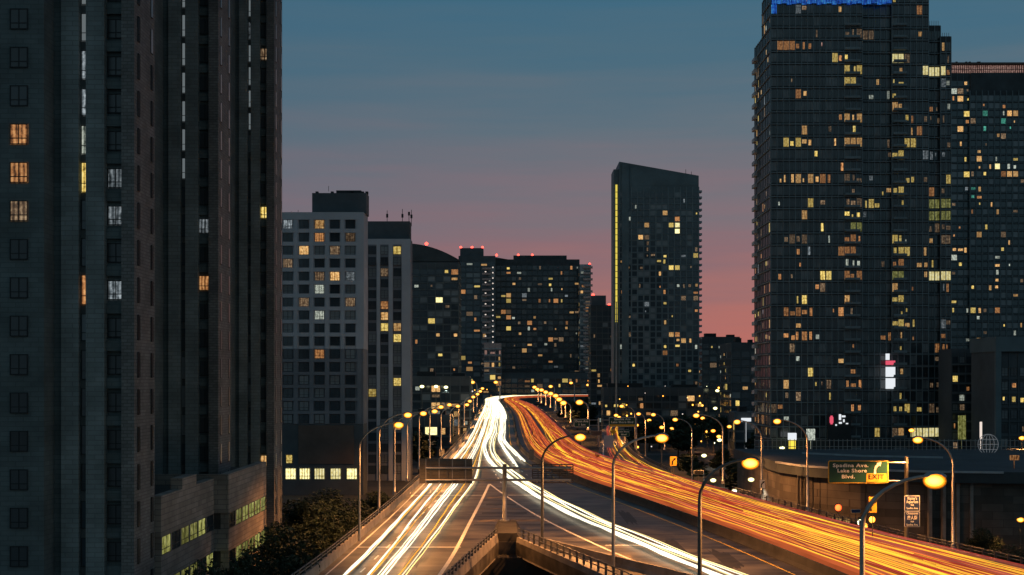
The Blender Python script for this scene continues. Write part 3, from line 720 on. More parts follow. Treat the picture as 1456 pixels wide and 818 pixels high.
small_sign(887, 616, 16, 9.5, 345, 'small green sign with a yellow lower strip under the far wide green sign', 'road sign', mat='sign_green', arrow=False, border='sign_white', name='road_sign', words=['Lake Shore', 'Blvd'])
# diamond
cx_, cz_ = P(872, 614, 340); t = thing('warning_sign', 'small yellow diamond warning sign left of the small green sign', 'warning sign', (cx_, 340, 0))
m = MB(); poly([(cx_-.75, cz_), (cx_, cz_-.75), (cx_+.75, cz_), (cx_, cz_+.75)], 339.95, 340, m); m.build('sign_panel', 'sign_yellow', t)
m = MB(); m.tube([(cx_, 340.1, 0), (cx_, 340.1, cz_)], .05, 8); m.build('post', 'dark_steel', t)
# crash cushion at the ramp nose
cx_, _ = P(852, 0, 300); t = thing('crash_cushion', 'yellow crash cushion at the nose between highway and entry ramp', 'crash cushion', (cx_, 300, 0))
m = MB(); m.sweep([(cx_, 300), (cx_, 302), (cx_, 305)], [(-.6, 0), (.6, 0), (.6, 1.1), (-.6, 1.1)]); m.build('body', 'sign_yellow', t)
m = MB(); m.box(cx_-.5, 299.95, .2, cx_+.5, 299.99, 1.0); m.build('nose_plate', 'sign_black', t)
# far gantry with two green signs
Y = 358.; t = thing('sign_gantry', 'distant steel gantry carrying two green signs above the ramp', 'sign gantry', (at(851.5, Y), Y+.5, 0))
m = MB(); m.tube([(at(851.5, Y), Y+.5, 0), (at(851.5, Y), Y+.5, P(0, 594, Y)[1])], [.28, .22], 10); m.build('post', 'steel', t)
m = MB(); m.tube([(at(905, Y), Y+.5, 0-8), (at(905, Y), Y+.5, P(0, 592, Y)[1])], [.28, .22], 10); m.build('post', 'steel', t)
for yy in (597.5, 605): m = MB(); zz = P(0, yy, Y)[1]; m.tube([(at(820, Y), Y+.4, zz), (at(904, Y), Y+.4, zz)], .1, 8); m.build('beam', 'steel', t)
t = thing('highway_sign', 'small far green sign reading Dunn Ave 1 km, left on the distant gantry', 'highway sign', (at(827, Y), Y, 5))
x0, z1 = P(816, 596, Y); x1, z0 = P(838.5, 607.5, Y); board(x0, z0, x1, z1, Y, 'sign_green', 'sign_white', t)
cc = (x0+x1)/2; text('Dunn Ave', (x1-x0)*.8, .75, 'sign_white', t, (cc, Y-.03, z0+(z1-z0)*.72)); text('1 km', (x1-x0)*.42, .7, 'sign_white', t, (cc, Y-.03, z0+(z1-z0)*.3))
t = thing('highway_sign', 'wide far green sign with a yellow lower strip, right on the distant gantry', 'highway sign', (at(885, Y), Y, 5))
x0, z1 = P(866, 593.5, Y); x1, z0 = P(903.5, 607, Y); board(x0, z0, x1, z1, Y, 'sign_green', 'sign_white', t)
cc = (x0+x1)/2; text('Spadina Ave', (x1-x0)*.62, .72, 'sign_white', t, (cc, Y-.03, z0+(z1-z0)*.80)); text('Lake Shore Blvd', (x1-x0)*.82, .72, 'sign_white', t, (cc, Y-.03, z0+(z1-z0)*.48))
m = MB(); m.box(x0+.1, Y-.05, z0+.08, x1-.1, Y-.025, z0+(z1-z0)*.25); m.build('exit_strip', 'sign_yellow', t)
# near gantry seen from behind
Y = 162.
gx = at(717.5, Y); t = thing('sign_gantry', 'T-shaped steel sign gantry seen from behind, standing on the nose where the roads split', 'sign gantry', (gx, Y, .9))
m = MB(); m.tube([(gx, Y, .9), (gx, Y, P(0, 660, Y)[1])], [.27, .24], 14); m.build('post', 'steel', t, True)
m = MB(); m.tube([(gx, Y, .88), (gx, Y, 1.1)], .55, 12); m.build('base_plate', 'steel', t)
for yy in (665.5, 682.5):
    zz = P(0, yy, Y)[1]; m = MB(); m.tube([(at(605, Y), Y-.1, zz), (at(812, Y), Y-.1, zz)], .14, 10); m.build('beam', 'steel', t)
for xx in (612, 636, 660, 765, 785, 806): m = MB(); m.box(at(xx, Y)-.06, Y+.02, P(0, 688, Y)[1], at(xx, Y)+.06, Y+.16, P(0, 655 if xx < 700 else 662, Y)[1]); m.build('bracket', 'dark_steel', t)
for (a, b, c, d, lb, mm) in ((596, 652.5, 671.5, 688, 'large dark sign seen from behind on the left arm of the near gantry', 'sign_back'), (757, 661, 815, 686.5, 'smaller brown sign seen from behind on the right arm of the near gantry', 'panel_brown')):
    x0, z1 = P(a, b, Y); x1, z0 = P(c, d, Y)
    t2 = thing('highway_sign', lb, 'highway sign', ((x0+x1)/2, Y+.3, z0))
    m = MB()
    if mm == 'sign_back': m.box(x0, Y+.28, z0, x1, Y+.34, z1)
    else:
        for k_ in range(9): zz = z0+(z1-z0)*k_/8.; m.box(x0, Y+.281, zz-.06, x1, Y+.33, zz+.06)
        for k_ in range(4): xx_ = x0+(x1-x0)*k_/3.; m.box(xx_-.05, Y+.24, z0-.05, xx_+.05, Y+.279, z1+.05)
    m.build('sign_panel', mm, t2)
    if mm == 'sign_back':
        for k_ in range(4): m = MB(); xx_ = x0+(x1-x0)*(k_+.5)/4; m.box(xx_-.05, Y+.14, z0+.02, xx_+.05, Y+.199, z1-.02); m.build('stiffener', 'steel', t2)
    m = MB()
    n = 7 if mm == 'sign_back' else 0
    for k_ in range(n): zz = z0+(z1-z0)*(k_+.5)/n; m.box(x0+.03, Y+.20, zz-.035, x1-.03, Y+.279, zz+.035)
    if n: m.build('ribs', 'dark_steel', t2)

# ------------------------------------------------------------------ buildings
WCACHE = {}
def win_mesh(w, h, mat, frame, mull):
    k = (round(w, 3), round(h, 3), mat, frame, mull)
    if k not in WCACHE:
        mb = MB(); f = frame
        mb.box(-w/2, -.04, -h/2, w/2, .03, h/2, mat)
        if f:
            fm = 'black_metal' if mat != 'slit_pale' else 'black_metal'
            mb.box(-w/2, -.09, h/2-f, w/2, -.035, h/2, fm); mb.box(-w/2, -.09, -h/2, w/2, -.035, -h/2+f, fm)
            mb.box(-w/2, -.085, -h/2+f, -w/2+f, -.035, h/2-f, fm); mb.box(w/2-f, -.085, -h/2+f, w/2, -.035, h/2-f, fm)
            for q in range(1, mull): x = -w/2+w*q/mull; mb.box(x-f*.5, -.08, -h/2+f, x+f*.5, -.035, h/2-f, fm)
            if h > 1.2: mb.box(-w/2+f, -.075, -h*.2-f*.5, w/2-f, -.035, -h*.2+f*.5, fm)
        WCACHE[k] = mb.mesh('window')
    return WCACHE[k]
class Bld:
    def __init__(s, label, loc, cat='apartment tower', name='apartment_tower', seed=1):
        s.t = thing(name, label, cat, loc); s.w = []; s.r = random.Random(seed); s.lits = []; s.grid = MB(); s.slab = MB()
    def rects(s, lst): s.lits += lst
    def pick(s, x, y, z, p):
        if y > 1:
            u, v = proj(x, y, z)
            for (cx, cy, w, h, m) in s.lits:
                if abs(u-cx) <= w/2 and abs(v-cy) <= h/2: return m
        if s.r.random() < p: return s.r.choices(['room_warm', 'room_yellow', 'room_orange', 'room_dim', 'room_pale', 'room_cool'], [3, 3, 2, 5, 1.2, 1.5])[0]
        return None
    def face(s, p0, p1, z0, z1, fh, nc, ww=.8, wh=.7, p=.06, glass='glass', frame=.06, mull=2, piers=None, slabs=None, zoff=0, skipc=(), wsh=None, gm=None):
        (xa, ya), (xb, yb) = p0, p1; L = math.hypot(xb-xa, yb-ya); ux, uy = (xb-xa)/L, (yb-ya)/L; nx, ny = uy, -ux
        ang = math.atan2(uy, ux); cw = L/nc; nf = int((z1-z0)/fh+.01)
        for j in range(nf):
            zc = z0+(j+.5)*fh+zoff
            for i in range(nc):
                if i in skipc: continue
                c = (i+.5)*cw; x, y = xa+ux*c, ya+uy*c
                m = s.pick(x, y, zc, p)
                W_, H_ = (wsh or cw)*ww, fh*wh
                if m and m not in ('room_green', 'room_bright', 'room_blue') and s.r.random() < .6 or (not m and s.r.random() < p*.9):
                    m = m or s.r.choice(['room_warm', 'room_orange', 'room_dim', 'room_pale', 'room_yellow'])
                    s.w.append((x+nx*.02, y+ny*.02, zc, ang, W_, H_, None, glass, frame, mull))
                    a_, b_ = s.r.choice([(.45, .9), (.3, .8), (.6, .5), (.25, .4), (.9, .45), (.5, .6)]); dx_ = (1-a_)*W_*s.r.uniform(-.45, .45); dz_ = (1-b_)*H_*s.r.uniform(-.4, .4)
                    s.w.append((x+nx*.06+ux*dx_, y+ny*.06+uy*dx_, zc+dz_, ang, W_*a_, H_*b_, m, glass, 0, 1)); continue
                gl = 'glass_blind' if s.r.random() < .22 else glass
                s.w.append((x+nx*.02, y+ny*.02, zc, ang, W_, H_, m, gl, frame, mull))
            if slabs: s.slab.box(0, -slabs-.02, -slabs*.0-.12, L, .05, .12, ang=ang, o=(xa, ya, z0+j*fh))
        if piers:
            for i in range(nc+1):
                s.grid.box(i*cw-piers[0]/2, -piers[1], z0, i*cw+piers[0]/2, .05, z1, ang=ang, o=(xa, ya, 0))
    def win(s, x, y, z, w, h, mat, ang=0, glass=None, frame=.06, mull=2):
        glass = glass or ('glass_blind' if s.r.random() < .25 else 'glass')
        s.w.append((x, y-.02, z, ang, w, h, mat, glass, frame, mull))
    def wall(s, boxes, mat, name='wall'):
        mb = MB()
        for b in boxes: mb.box(*b)
        return mb.build(name, mat, s.t)
    def done(s, gmat='condo_slab', smat='condo_slab', maxn=100, sname='floor_slabs', gname='piers'):
        if s.grid.v: s.grid.build(gname, gmat, s.t)
        if s.slab.v: s.slab.build(sname, smat, s.t)
        ox, oy, oz = s.t['_o']
        def vis(q): u, v = proj(q[0], max(q[1], 1), q[2]); return -20 < u < 1476 and -20 < v < 840
        s.w.sort(key=lambda q: (0 if vis(q) else 1, 0 if q[6] else 1, q[1]))
        for q in s.w[:maxn]:
            me = win_mesh(q[4], q[5], q[6] or q[7], q[8], q[9])
            o = bpy.data.objects.new('window', me); col.objects.link(o); o.parent = s.t; o.location = (q[0]-ox, q[1]-oy, q[2]-oz); o.rotation_euler.z = q[3]
            if q[6] and q[6] != 'slit_pale': o['label'] = 'lit window'
        if len(s.w) > maxn:
            mb = MB()
            for q in s.w[maxn:]:
                w, h, f = q[4], q[5], q[8]
                mb.box(-w/2, -.04, -h/2, w/2, .03, h/2, q[6] or q[7], ang=q[3], o=q[:3])
                if f and q[1] < 420:
                    mb.box(-w/2, -.09, -h/2, w/2, -.035, -h/2+f, 'black_metal', ang=q[3], o=q[:3])
                    for k in range(1, q[9]): x = -w/2+w*k/q[9]; mb.box(x-f*.5, -.08, -h/2+f, x+f*.5, -.035, h/2, 'black_metal', ang=q[3], o=q[:3])
            o = mb.build('window', None, s.t); o['kind'] = 'stuff'
        return s.t

# --- left tower with projecting bays
B = Bld('huge dark masonry tower filling the left of the view, with projecting bays and slit windows', (-48, 142, G), seed=3)
TOP = 84
B.wall([(-64, 103, G, -33.9, 181, TOP)], 'block_dark')
B.rects([(28, 191, 30, 30, 'room_orange'), (28, 246, 30, 24, 'room_orange'), (28, 300, 30, 24, 'room_dim'), (375, 300, 20, 24, 'room_yellow'), (292, 403, 18, 24, 'room_orange'), (168, 303, 24, 24, 'room_cool'), (168, 250, 24, 24, 'room_cool'), (292, 318, 20, 20, 'room_cool'), (368, 74, 30, 20, 'room_dim')])
fh = 2.78
for j in range(33):
    zc = 17-(191-HY)/19.63-(14.5-j)*fh-1.39+0
    zc = 34.78+(j-15)*fh
    if zc < G+1: continue
    for xw in (-35.7, -41.4, -47.2, -53, -58.8):
        B.win(xw, 103, zc, 1.3, 1.5, B.pick(xw, 103, zc, 0), frame=.07, glass='glass_dark')
bays = [(105, 111, -33.9, -27.9, 34.6, 0), (138, 144, -33.9, -28.5, 37, .4), (174, 180, -33.9, -29.1, 48, .8)]
light, pier, recess, trim = MB(), MB(), MB(), MB()
for (yf, yb, xa, xb, zp, sh) in bays:
    W = xb-xa
    x1, x2, x3, x4 = xa+W*.10, xa+W*.315, xa+W*.405, xa+W*.63
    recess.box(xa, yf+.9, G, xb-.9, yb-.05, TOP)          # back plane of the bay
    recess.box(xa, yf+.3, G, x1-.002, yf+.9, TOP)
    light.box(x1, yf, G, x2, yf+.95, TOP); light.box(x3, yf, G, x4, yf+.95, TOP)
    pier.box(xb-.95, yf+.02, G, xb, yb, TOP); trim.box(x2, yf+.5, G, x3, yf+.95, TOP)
    for j in range(33):
        zc = 34.78+(j-15)*fh
        if zc < G+1: continue
        # spandrel ledges in the recess
        recess.box(x4+.01, yf+.55, zc-1.75, xb-.96, yf+.9, zc-1.0)
        xm = (x4+xb-.95)/2; B.win(xm, yf+.9, zc, 1.25, 1.45, B.pick(xm, yf, zc, .02), frame=.07, glass='glass_dark')
        sm = 'slit_pale' if zc > zp else None
        if yf == 105 and abs(zc-32) < 1.4: sm = 'room_yellow'
        if yf == 105 and abs(zc-34.8) < .5: sm = 'room_pale'
        if yf == 105 and abs(zc-23.7) < .9: sm = 'room_orange'
        B.win((x2+x3)/2, yf+.5, zc, (x3-x2)*.74, 2.0+.25*rnd.random(), sm if sm != 'slit_pale' or rnd.random() < .85 else 'room_cool', frame=.05, mull=1)
        for yy in (yf+1.1, yb-1.0): B.w.append((xb+.02, yy, zc, R(90), .45, 1.9, None, 'glass_dark', .04, 1))
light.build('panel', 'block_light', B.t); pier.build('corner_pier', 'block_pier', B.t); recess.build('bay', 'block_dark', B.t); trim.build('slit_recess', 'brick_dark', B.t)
B.done()
# --- podium at its foot
def podium(x0, x1, y0, y1, zt, label, seed, ext):
    B = Bld(label, ((x0+x1)/2, (y0+y1)/2, G), 'podium', 'podium_building', seed)
    n = 6; L = (y1-y0)
    bx = [(x0, y0, G, x1-.8, y1, zt-.6)]
    B.wall(bx, 'dark_concrete', 'core')
    levels = [(G, -3.2), (-1.9, -.3), (1.2, 3.2), (4.7, zt)]      # solid bands between glazed strips
    mb = MB()
    for a, b in levels: mb.box(x1-.8, y0, a, x1, y1, b)
    for k in range(n+1):
        yy = y0+L*k/n; mb.box(x1-.78, max(y0+.01, yy-.16), G+.1, x1-.02, min(y1-.01, yy+.16), zt-.1)
    for a, b in levels: mb.box(x0, y0-.25, a+.01, x1-.01, y0-.002, b-.01)
    mb.box(x1-.95, y0+L*.35, zt+.004, x1+.02, y0+L*.62, zt+.9) if ext else None
    mb.build('wall', 'podium_block', B.t)
    for k in range(n):
        for (a, b) in ((-3.2, -1.9), (-.3, 1.2), (3.2, 4.7)):
            lit = (k+int(a)) % 4 != 0 if ext else k > 0
            B.w.append((x1-.12, y0+L*(k+.5)/n, (a+b)/2, R(90), L/n-.34, b-a-.02, 'room_green' if lit else None, 'glass', .05, 2))
    B.done(); return B.t
podium(-34, -27.4, 111.3, 130.8, 7.9, 'nearer block-faced podium with yellow-green lit strips at the foot of the dark tower', 5, True)
podium(-34, -26.1, 131.2, 151, 8.3, 'farther block-faced podium wing with two rows of lit strips beside the trees', 6, False)

# --- white residential slab
Yw = 307; s_ = F/Yw
def X(px_, Y=Yw): return at(px_, Y)
B = Bld('white-framed residential tower with square windows and a dark lower half, left of centre', (X(460), Yw+10, G), seed=11)
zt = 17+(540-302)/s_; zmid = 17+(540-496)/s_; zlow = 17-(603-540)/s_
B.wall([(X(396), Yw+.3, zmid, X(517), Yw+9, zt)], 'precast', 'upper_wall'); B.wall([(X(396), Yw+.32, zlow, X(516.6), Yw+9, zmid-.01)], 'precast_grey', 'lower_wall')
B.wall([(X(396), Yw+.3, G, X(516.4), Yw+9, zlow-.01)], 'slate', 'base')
B.wall([(X(424), Yw+.15, 17-(660-540)/s_, X(503), Yw+.29, zlow-.3)], 'panel_brown', 'brown_panels')
B.wall([(X(441), Yw+3, zt, X(519), Yw+8.5, 17+(540-272)/s_)], 'slate', 'penthouse')
m = MB()
for x_ in (446, 468, 497, 512, 518): m.box(X(x_)-.3, Yw+5, 17+(540-272)/s_, X(x_)+.3, Yw+6, 17+(540-268)/s_)
m.box(X(474), Yw+5, 17+(540-272)/s_, X(510), Yw+8, 17+(540-266.5)/s_); m.build('roof_units', 'black_metal', B.t)
for x_, h_ in ((409, 5), (419, 7), (463, 8), (401, 4)):
    m = MB(); zb = zt if x_ < 440 else 17+(540-268)/s_; m.tube([(X(x_), Yw+5, zb), (X(x_), Yw+5, zb+h_/s_)], .05, 5); m.build('aerial', 'black_metal', B.t)
B.rects([(455, 337, 10, 10, 'room_orange'), (431, 355, 14, 12, 'room_warm'), (455, 411, 14, 14, 'room_pale'), (431, 430, 14, 14, 'room_dim'), (455, 447, 12, 14, 'room_pale'), (455, 393, 12, 8, 'room_dim'), (497, 337, 14, 12, 'room_dim'), (497, 392, 14, 12, 'room_cool'), (476, 393, 8, 12, 'room_warm'), (497, 430, 14, 12, 'room_dim'), (409, 319, 10, 14, 'room_cool'), (455, 319, 12, 12, 'room_warm'), (453, 503, 14, 12, 'room_orange'), (409, 373, 12, 12, 'room_dim')])
fhw = 18.45/s_; cols = [409, 432, 454, 476, 498]
sill = MB()
for j in range(16):
    zc = zt-(17/s_)-j*fhw
    low = zc < zmid
    for c in cols:
        B.win(X(c), Yw+.3, zc, 13.5/s_, 12.8/s_, B.pick(X(c), Yw, zc, .02) if not low else B.pick(X(c), Yw, zc, .03), frame=.07)
for c in (413, 433, 454, 477, 500):
    B.win(X(c), Yw+.3, 17-(674-540)/s_, 15/s_, 16/s_, 'room_bright', frame=.1, mull=4)
B.win(X(411), Yw+.3, 17-(653-540)/s_, 9/s_, 12/s_, 'room_yellow')
for j in range(8): # right flank
    pass
# projecting frame bands
fr = MB()
for i, c in enumerate((398.5, 420.5, 443, 465, 487, 509)):
    wdt = 5.5
    fr.box(X(c-wdt/2), Yw, zmid, X(c+wdt/2+(5.5 if i == 5 else 0)), Yw+.29, zt)
for j in range(12):
    za = zt-(23.4+18.45*(j-1))/s_ if j else zt; zb = za-(5.6 if j else 10.4)/s_
    if zb > zmid: fr.box(X(397), Yw-.03, zb, X(516.9), Yw+.28, za+.02*(j == 0))
fr.build('frame', 'precast', B.t)
fr = MB()
for i, c in enumerate((398.5, 420.5, 443, 465, 487, 511)): fr.box(X(c-3), Yw+.02, zlow, X(c+3), Yw+.31, zmid-.02)
for j in range(10, 17):
    za = zt-(23.4+18.45*(j-1))/s_
    if za < zmid-.1 and za-5/s_ > zlow: fr.box(X(397), Yw-.01, za-5/s_, X(516.5), Yw+.3, za-.5/s_)
fr.build('frame', 'precast_grey', B.t)
B.done()
# --- second white-topped volume
Y2 = 352; s2 = F/Y2
B = Bld('narrower tower with rooftop antennas and three window columns, right of the white-framed tower', (at(552, Y2), Y2+9, G), seed=12)
zt = 17+(540-340)/s2
B.wall([(at(512, Y2), Y2+.3, G, at(583.5, Y2), Y2+7, zt)], 'precast_grey')
B.wall([(at(512, Y2), Y2, 17+(540-374)/s2, at(583.8, Y2), Y2+.28, zt+.01)], 'precast_grey', 'top_band')
fr = MB()
for a, b in ((512, 523), (535.5, 540.5), (552.5, 558.5), (571, 583.7)): fr.box(at(a, Y2), Y2-.05, G, at(b, Y2), Y2+.26, 17+(540-347)/s2)
fr.box(at(512, Y2), Y2-.07, 17+(540-348)/s2, at(583.8, Y2), Y2+.25, zt+.02)
fr.build('frame', 'precast', B.t)
B.wall([(at(521, Y2), Y2+2, zt, at(582, Y2), Y2+6.9, 17+(540-313.5)/s2)], 'slate', 'penthouse')
for x_, h_, yy in ((548, 16, 312), (570, 18, 312), (583, 18, 313), (579.5, 6, 309)):
    m = MB(); zb = 17+(540-yy)/s2; m.tube([(at(x_, Y2), Y2+5, zb-1), (at(x_, Y2), Y2+5, zb+h_/s2)], .08, 5); m.box(at(x_, Y2)-.25, Y2+4.8, zb+1, at(x_, Y2)+.25, Y2+5.2, zb+1.9); m.build('antenna', 'black_metal', B.t)
B.rects([(547, 431, 10, 10, 'room_orange'), (545, 449, 12, 12, 'room_warm'), (545, 463, 14, 8, 'room_yellow'), (564, 465, 10, 14, 'room_warm'), (564, 479, 12, 12, 'room_yellow'), (561, 540, 10, 12, 'room_yellow'), (543, 388, 12, 12, 'room_dim')])
for j in range(21):
    zc = 17+(540-356-j*15.6)/s2
    for a, b in ((523.5, 535), (541, 552), (559, 570.5)):
        xm = (at(a, Y2)+at(b, Y2))/2; B.win(xm, Y2+.29 if 356+j*15.6 > 376 else Y2-.0, zc, (at(b, Y2)-at(a, Y2))*.97, 11.5/s2, B.pick(xm, Y2, zc, .05), frame=.07)
B.done()

# --- generic glass condo
def condo(label, x0p, x1p, Y, depth, topp, fh, cw, p=.07, seed=1, mat='teal_wall', smat='condo_slab_far', glass='glass', frame=0, rects=(), extra=None, slabs=.25, piers=(.18, .2), ww=.86, wh=.72, sides=True, cat='apartment tower', name='apartment_tower', basep=None):
    s = F/Y; x0, x1 = at(x0p, Y), at(x1p, Y); zt = 17+(540-topp)/s
    B = Bld(label, ((x0+x1)/2, Y+depth/2, G), cat, name, seed); B.rects(list(rects))
    B.wall([(x0, Y, G, x1, Y+depth, zt)], mat)
    n = max(2, round((x1-x0)/cw)); z0 = zt-int((zt-G-1)/fh)*fh
    B.face((x0, Y), (x1, Y), z0, zt-.6, fh, n, ww, wh, p, glass, frame, 2, piers, slabs)
    if sides:
        nd = max(2, round(depth/cw))
        if x1p < CX: B.face((x1, Y), (x1, Y+depth), z0, zt-.6, fh, nd, ww, wh, p, glass, 0, 2, piers, slabs)
        else: B.face((x0, Y+depth), (x0, Y), z0, zt-.6, fh, nd, ww, wh, p, glass, 0, 2, piers, slabs)
    if extra: extra(B, s, x0, x1, zt)
    B.done(smat, smat); return B
def beacon(B, x, y, z, r=None):
    r = .3+y/1500
    m = MB(); m.ell((x, y, z+r*.4), r, r, r, 8, 6); m.build('beacon', 'beacon_red', B.t, True)
# curved-roof pair
Yc = 600
def ex_a(B, s, x0, x1, zt):
    m = MB(); pts = []
    for k in range(11):
        u = k/10; pts.append((x0+(x1-x0)*u, 17+(540-(346+ (23*u*u)))/s))
    for k in range(10):
        (xa, za), (xb, zb) = pts[k], pts[k+1]
        m.face([(xa, Yc, zt-.3), (xb, Yc, zt-.3), (xb, Yc, zb), (xa, Yc, za)]); m.face([(xa, Yc+24, za), (xb, Yc+24, zb), (xb, Yc+24, zt), (xa, Yc+24, zt)]); m.face([(xa, Yc, za), (xb, Yc, zb), (xb, Yc+24, zb), (xa, Yc+24, za)])
    m.face([(x0, Yc, zt-.3), (x0, Yc, pts[0][1]), (x0, Yc+24, pts[0][1]), (x0, Yc+24, zt-.3)])
    m.build('curved_roof', 'roof_dark', B.t); beacon(B, at(606, Yc), Yc+2, 17+(540-347)/s)
condo('dark glass building with a curved sloping roof behind the white-topped tower', 575, 652, Yc, 26, 372, 2.95, 3.1, .07, 21, mat='slate', extra=ex_a, rects=[(625, 424, 12, 8, 'room_bright')])
def ex_b(B, s, x0, x1, zt):
    for px_ in (655, 671, 686): beacon(B, at(px_, 1650), 1655, 17+(540-352)/s)
    B.wall([(at(654, 1650), 1653, zt, at(687, 1650), 1680, 17+(540-352.5)/s)], 'slate', 'penthouse')
    m = MB(); m2 = MB()
    for j in range(28):
        z = zt-16-j*6.2; m = MB(); m.box(x1-15, 1645, z, x1-5, 1650, z+2.2); m.build('balcony', 'balcony_pink', B.t)
        m = MB(); m.ell((x1-2.6, 1649, z+2.6), .8, .5, .8, 6, 4); m.build('balcony_lamp', 'dot_pale', B.t)
        if j % 2: m = MB(); m.ell((x1-11, 1644.5, z+3.4), 1.0, .5, .7, 6, 4); m.build('balcony_lamp', 'dot_pale', B.t)
condo('slim tower edged by a column of small pale balcony lights and red roof beacons', 652, 704, 1650, 60, 364, 6.4, 8.2, .08, 22, mat='slate', extra=ex_b)
def ex_c(B, s, x0, x1, zt):
    m = MB()
    for j in range(5): m.box(x0-.1, 1599, zt-7-j*7, x1+.1, 1600, zt-6-j*7)
    m.build('bands', 'balcony_pale', B.t)
condo('low reddish lit building with pale bands between the two dark background towers', 688, 713, 1600, 30, 488, 7, 6.5, .25, 23, mat='balcony_pink', extra=ex_c, rects=[(702, 498, 22, 22, 'room_pink')], cat='building', name='low_building')
def ex_d(B, s, x0, x1, zt):
    for px_ in (737, 757, 706): beacon(B, at(px_, 1700), 1705, 17+(540-363)/s)
    B.wall([(at(730, 1700), 1704, zt, at(806, 1700), 1740, 17+(540-363)/s)], 'roof_dark', 'penthouse')
    m = MB(); z1 = 17+(540-366)/s; xa, xb = at(704.5, 1700), at(722, 1700)
    m.face([(xa, 1699, zt), (xb, 1699, zt), (xa, 1699, z1)]); m.face([(xa, 1709, zt), (xa, 1709, z1), (xb, 1709, zt)]); m.face([(xa, 1699, z1), (xb, 1699, zt), (xb, 1709, zt), (xa, 1709, z1)]); m.face([(xa, 1699, zt), (xa, 1699, z1), (xa, 1709, z1), (xa, 1709, zt)])
    m.build('roof_fin', 'roof_dark', B.t)
condo('broad black apartment tower in the centre background with scattered yellow windows', 704.5, 824, 1700, 60, 369, 6.6, 6.4, .10, 24, mat='roof_dark', extra=ex_d, slabs=.3)
def ex_e(B, s, x0, x1, zt):
    for j in range(30): m = MB(); m.box(x0+4, 1656, zt-5-j*7, x1+2, 1660, zt-2.5-j*7); m.build('balcony', 'balcony_pink', B.t)
    beacon(B, x1-1, 1664, zt)
condo('slender strip tower of pink-grey balconies against the right side of the broad black tower', 824.5, 840, 1660, 30, 376, 7, 6, .12, 25, mat='balcony_pale', extra=ex_e)
def ex_f(B, s, x0, x1, zt):
    B.wall([(x0+.5, 762, zt, at(862, 760), 775, 17+(540-420)/s)], 'slate', 'penthouse'); beacon(B, at(867, 760), 764, zt); beacon(B, at(844, 760), 764, 17+(540-420)/s)
condo('short dark tower with red roof beacons between the broad black tower and the slanted-roof tower', 840, 873, 760, 22, 434, 3.0, 3.0, .10, 26, mat='roof_dark', extra=ex_f)
# --- slanted-roof tower
Yt = 650
def ex_g(B, s, x0, x1, zt):
    z1 = 17+(540-230)/s; z2 = 17+(540-250)/s; xa = at(880.5, Yt); xb = at(993.5, Yt)
    m = MB()
    m.face([(xa, Yt-.1, zt), (xb, Yt-.1, zt), (xb, Yt-.1, z2), (xa, Yt-.1, z1)]); m.face([(xa, Yt+22, zt), (xa, Yt+22, z1), (xb, Yt+22, z2), (xb, Yt+22, zt)])
    m.face([(xa, Yt-.1, z1), (xb, Yt-.1, z2), (xb, Yt+22, z2), (xa, Yt+22, z1)]); m.face([(xa, Yt+22, zt), (xa, Yt-.1, zt), (xa, Yt-.1, z1), (xa, Yt+22, z1)]); m.face([(xb, Yt-.1, zt), (xb, Yt+22, zt), (xb, Yt+22, z2), (xb, Yt-.1, z2)])
    m.build('slanted_roof', 'teal_wall', B.t)
    m = MB(); m.box(at(884, Yt), Yt-1.0, G, at(894, Yt), Yt-.2, z1-1.0); m.build('fin_wall', 'teal_wall', B.t)
    m = MB(); m.box(at(873, Yt), Yt+2, G, xa-.01, Yt+18, 17+(540-240)/s); m.build('side_wing', 'teal_wall', B.t)
    m = MB(); m.box(at(875.6, Yt), Yt+1.7, 17+(540-458)/s, at(878.2, Yt), Yt+1.98, 17+(540-262)/s); m.build('light_strip', 'strip_yellow', B.t)
    m2 = MB()
    for j in range(40):
        z = zt-3-j*2.8; m = MB(); m.box(xb+.02, Yt+.5, z, at(998.5, Yt), Yt+5, z+.9); m.build('balcony', 'balcony_pale', B.t)
        m2.box(at(875, Yt), Yt+1.4, z+.1, at(879, Yt), Yt+1.68, z+.35)
    m2.build('strip_louvres', 'teal_wall', B.t)
    for px_, h_ in ((977, 8), (985, 5), (938, 4)): m = MB(); m.tube([(at(px_, Yt), Yt+5, z2-.5), (at(px_, Yt), Yt+5, z2+h_/s+1)], .12, 5); m.build('aerial', 'black_metal', B.t)
condo('tall slender tower with a slanted roof and a glowing yellow strip down its left edge', 880.5, 993.5, Yt, 22, 264, 2.78, 2.85, .05, 31, mat='teal_wall', smat='condo_slab', extra=ex_g, piers=(.5, .22), ww=.74,
      rects=[(975, 266, 10, 8, 'room_yellow'), (909, 267, 8, 8, 'room_warm'), (945, 301, 8, 8, 'room_warm'), (965, 310, 10, 8, 'room_orange'), (955, 324, 10, 8, 'room_yellow'), (967, 327, 8, 14, 'room_bright'), (986, 325, 6, 8, 'room_yellow'), (920, 317, 8, 8, 'room_warm'), (946, 365, 8, 20, 'room_yellow'), (937, 372, 8, 8, 'room_yellow'), (961, 380, 18, 8, 'room_yellow'), (897, 373, 6, 8, 'room_orange'), (946, 413, 8, 8, 'room_orange'), (987, 405, 6, 8, 'room_warm'), (937, 430, 8, 5, 'room_yellow'), (920, 437, 8, 14, 'room_cool'), (947, 459, 8, 6, 'room_warm'), (968, 483, 26, 8, 'room_warm'), (946, 502, 8, 16, 'room_orange'), (920, 350, 6, 40, 'room_dim')])
m = MB(); xx = at(876.5, 600); m.tube([(xx, 600, G), (xx, 600, 17+(540-430)*600/F)], [.45, .18], 10); recentre(tag(m.build('mast', 'steel'), 'tall thin grey mast standing in front of the slanted-roof tower', 'mast'))

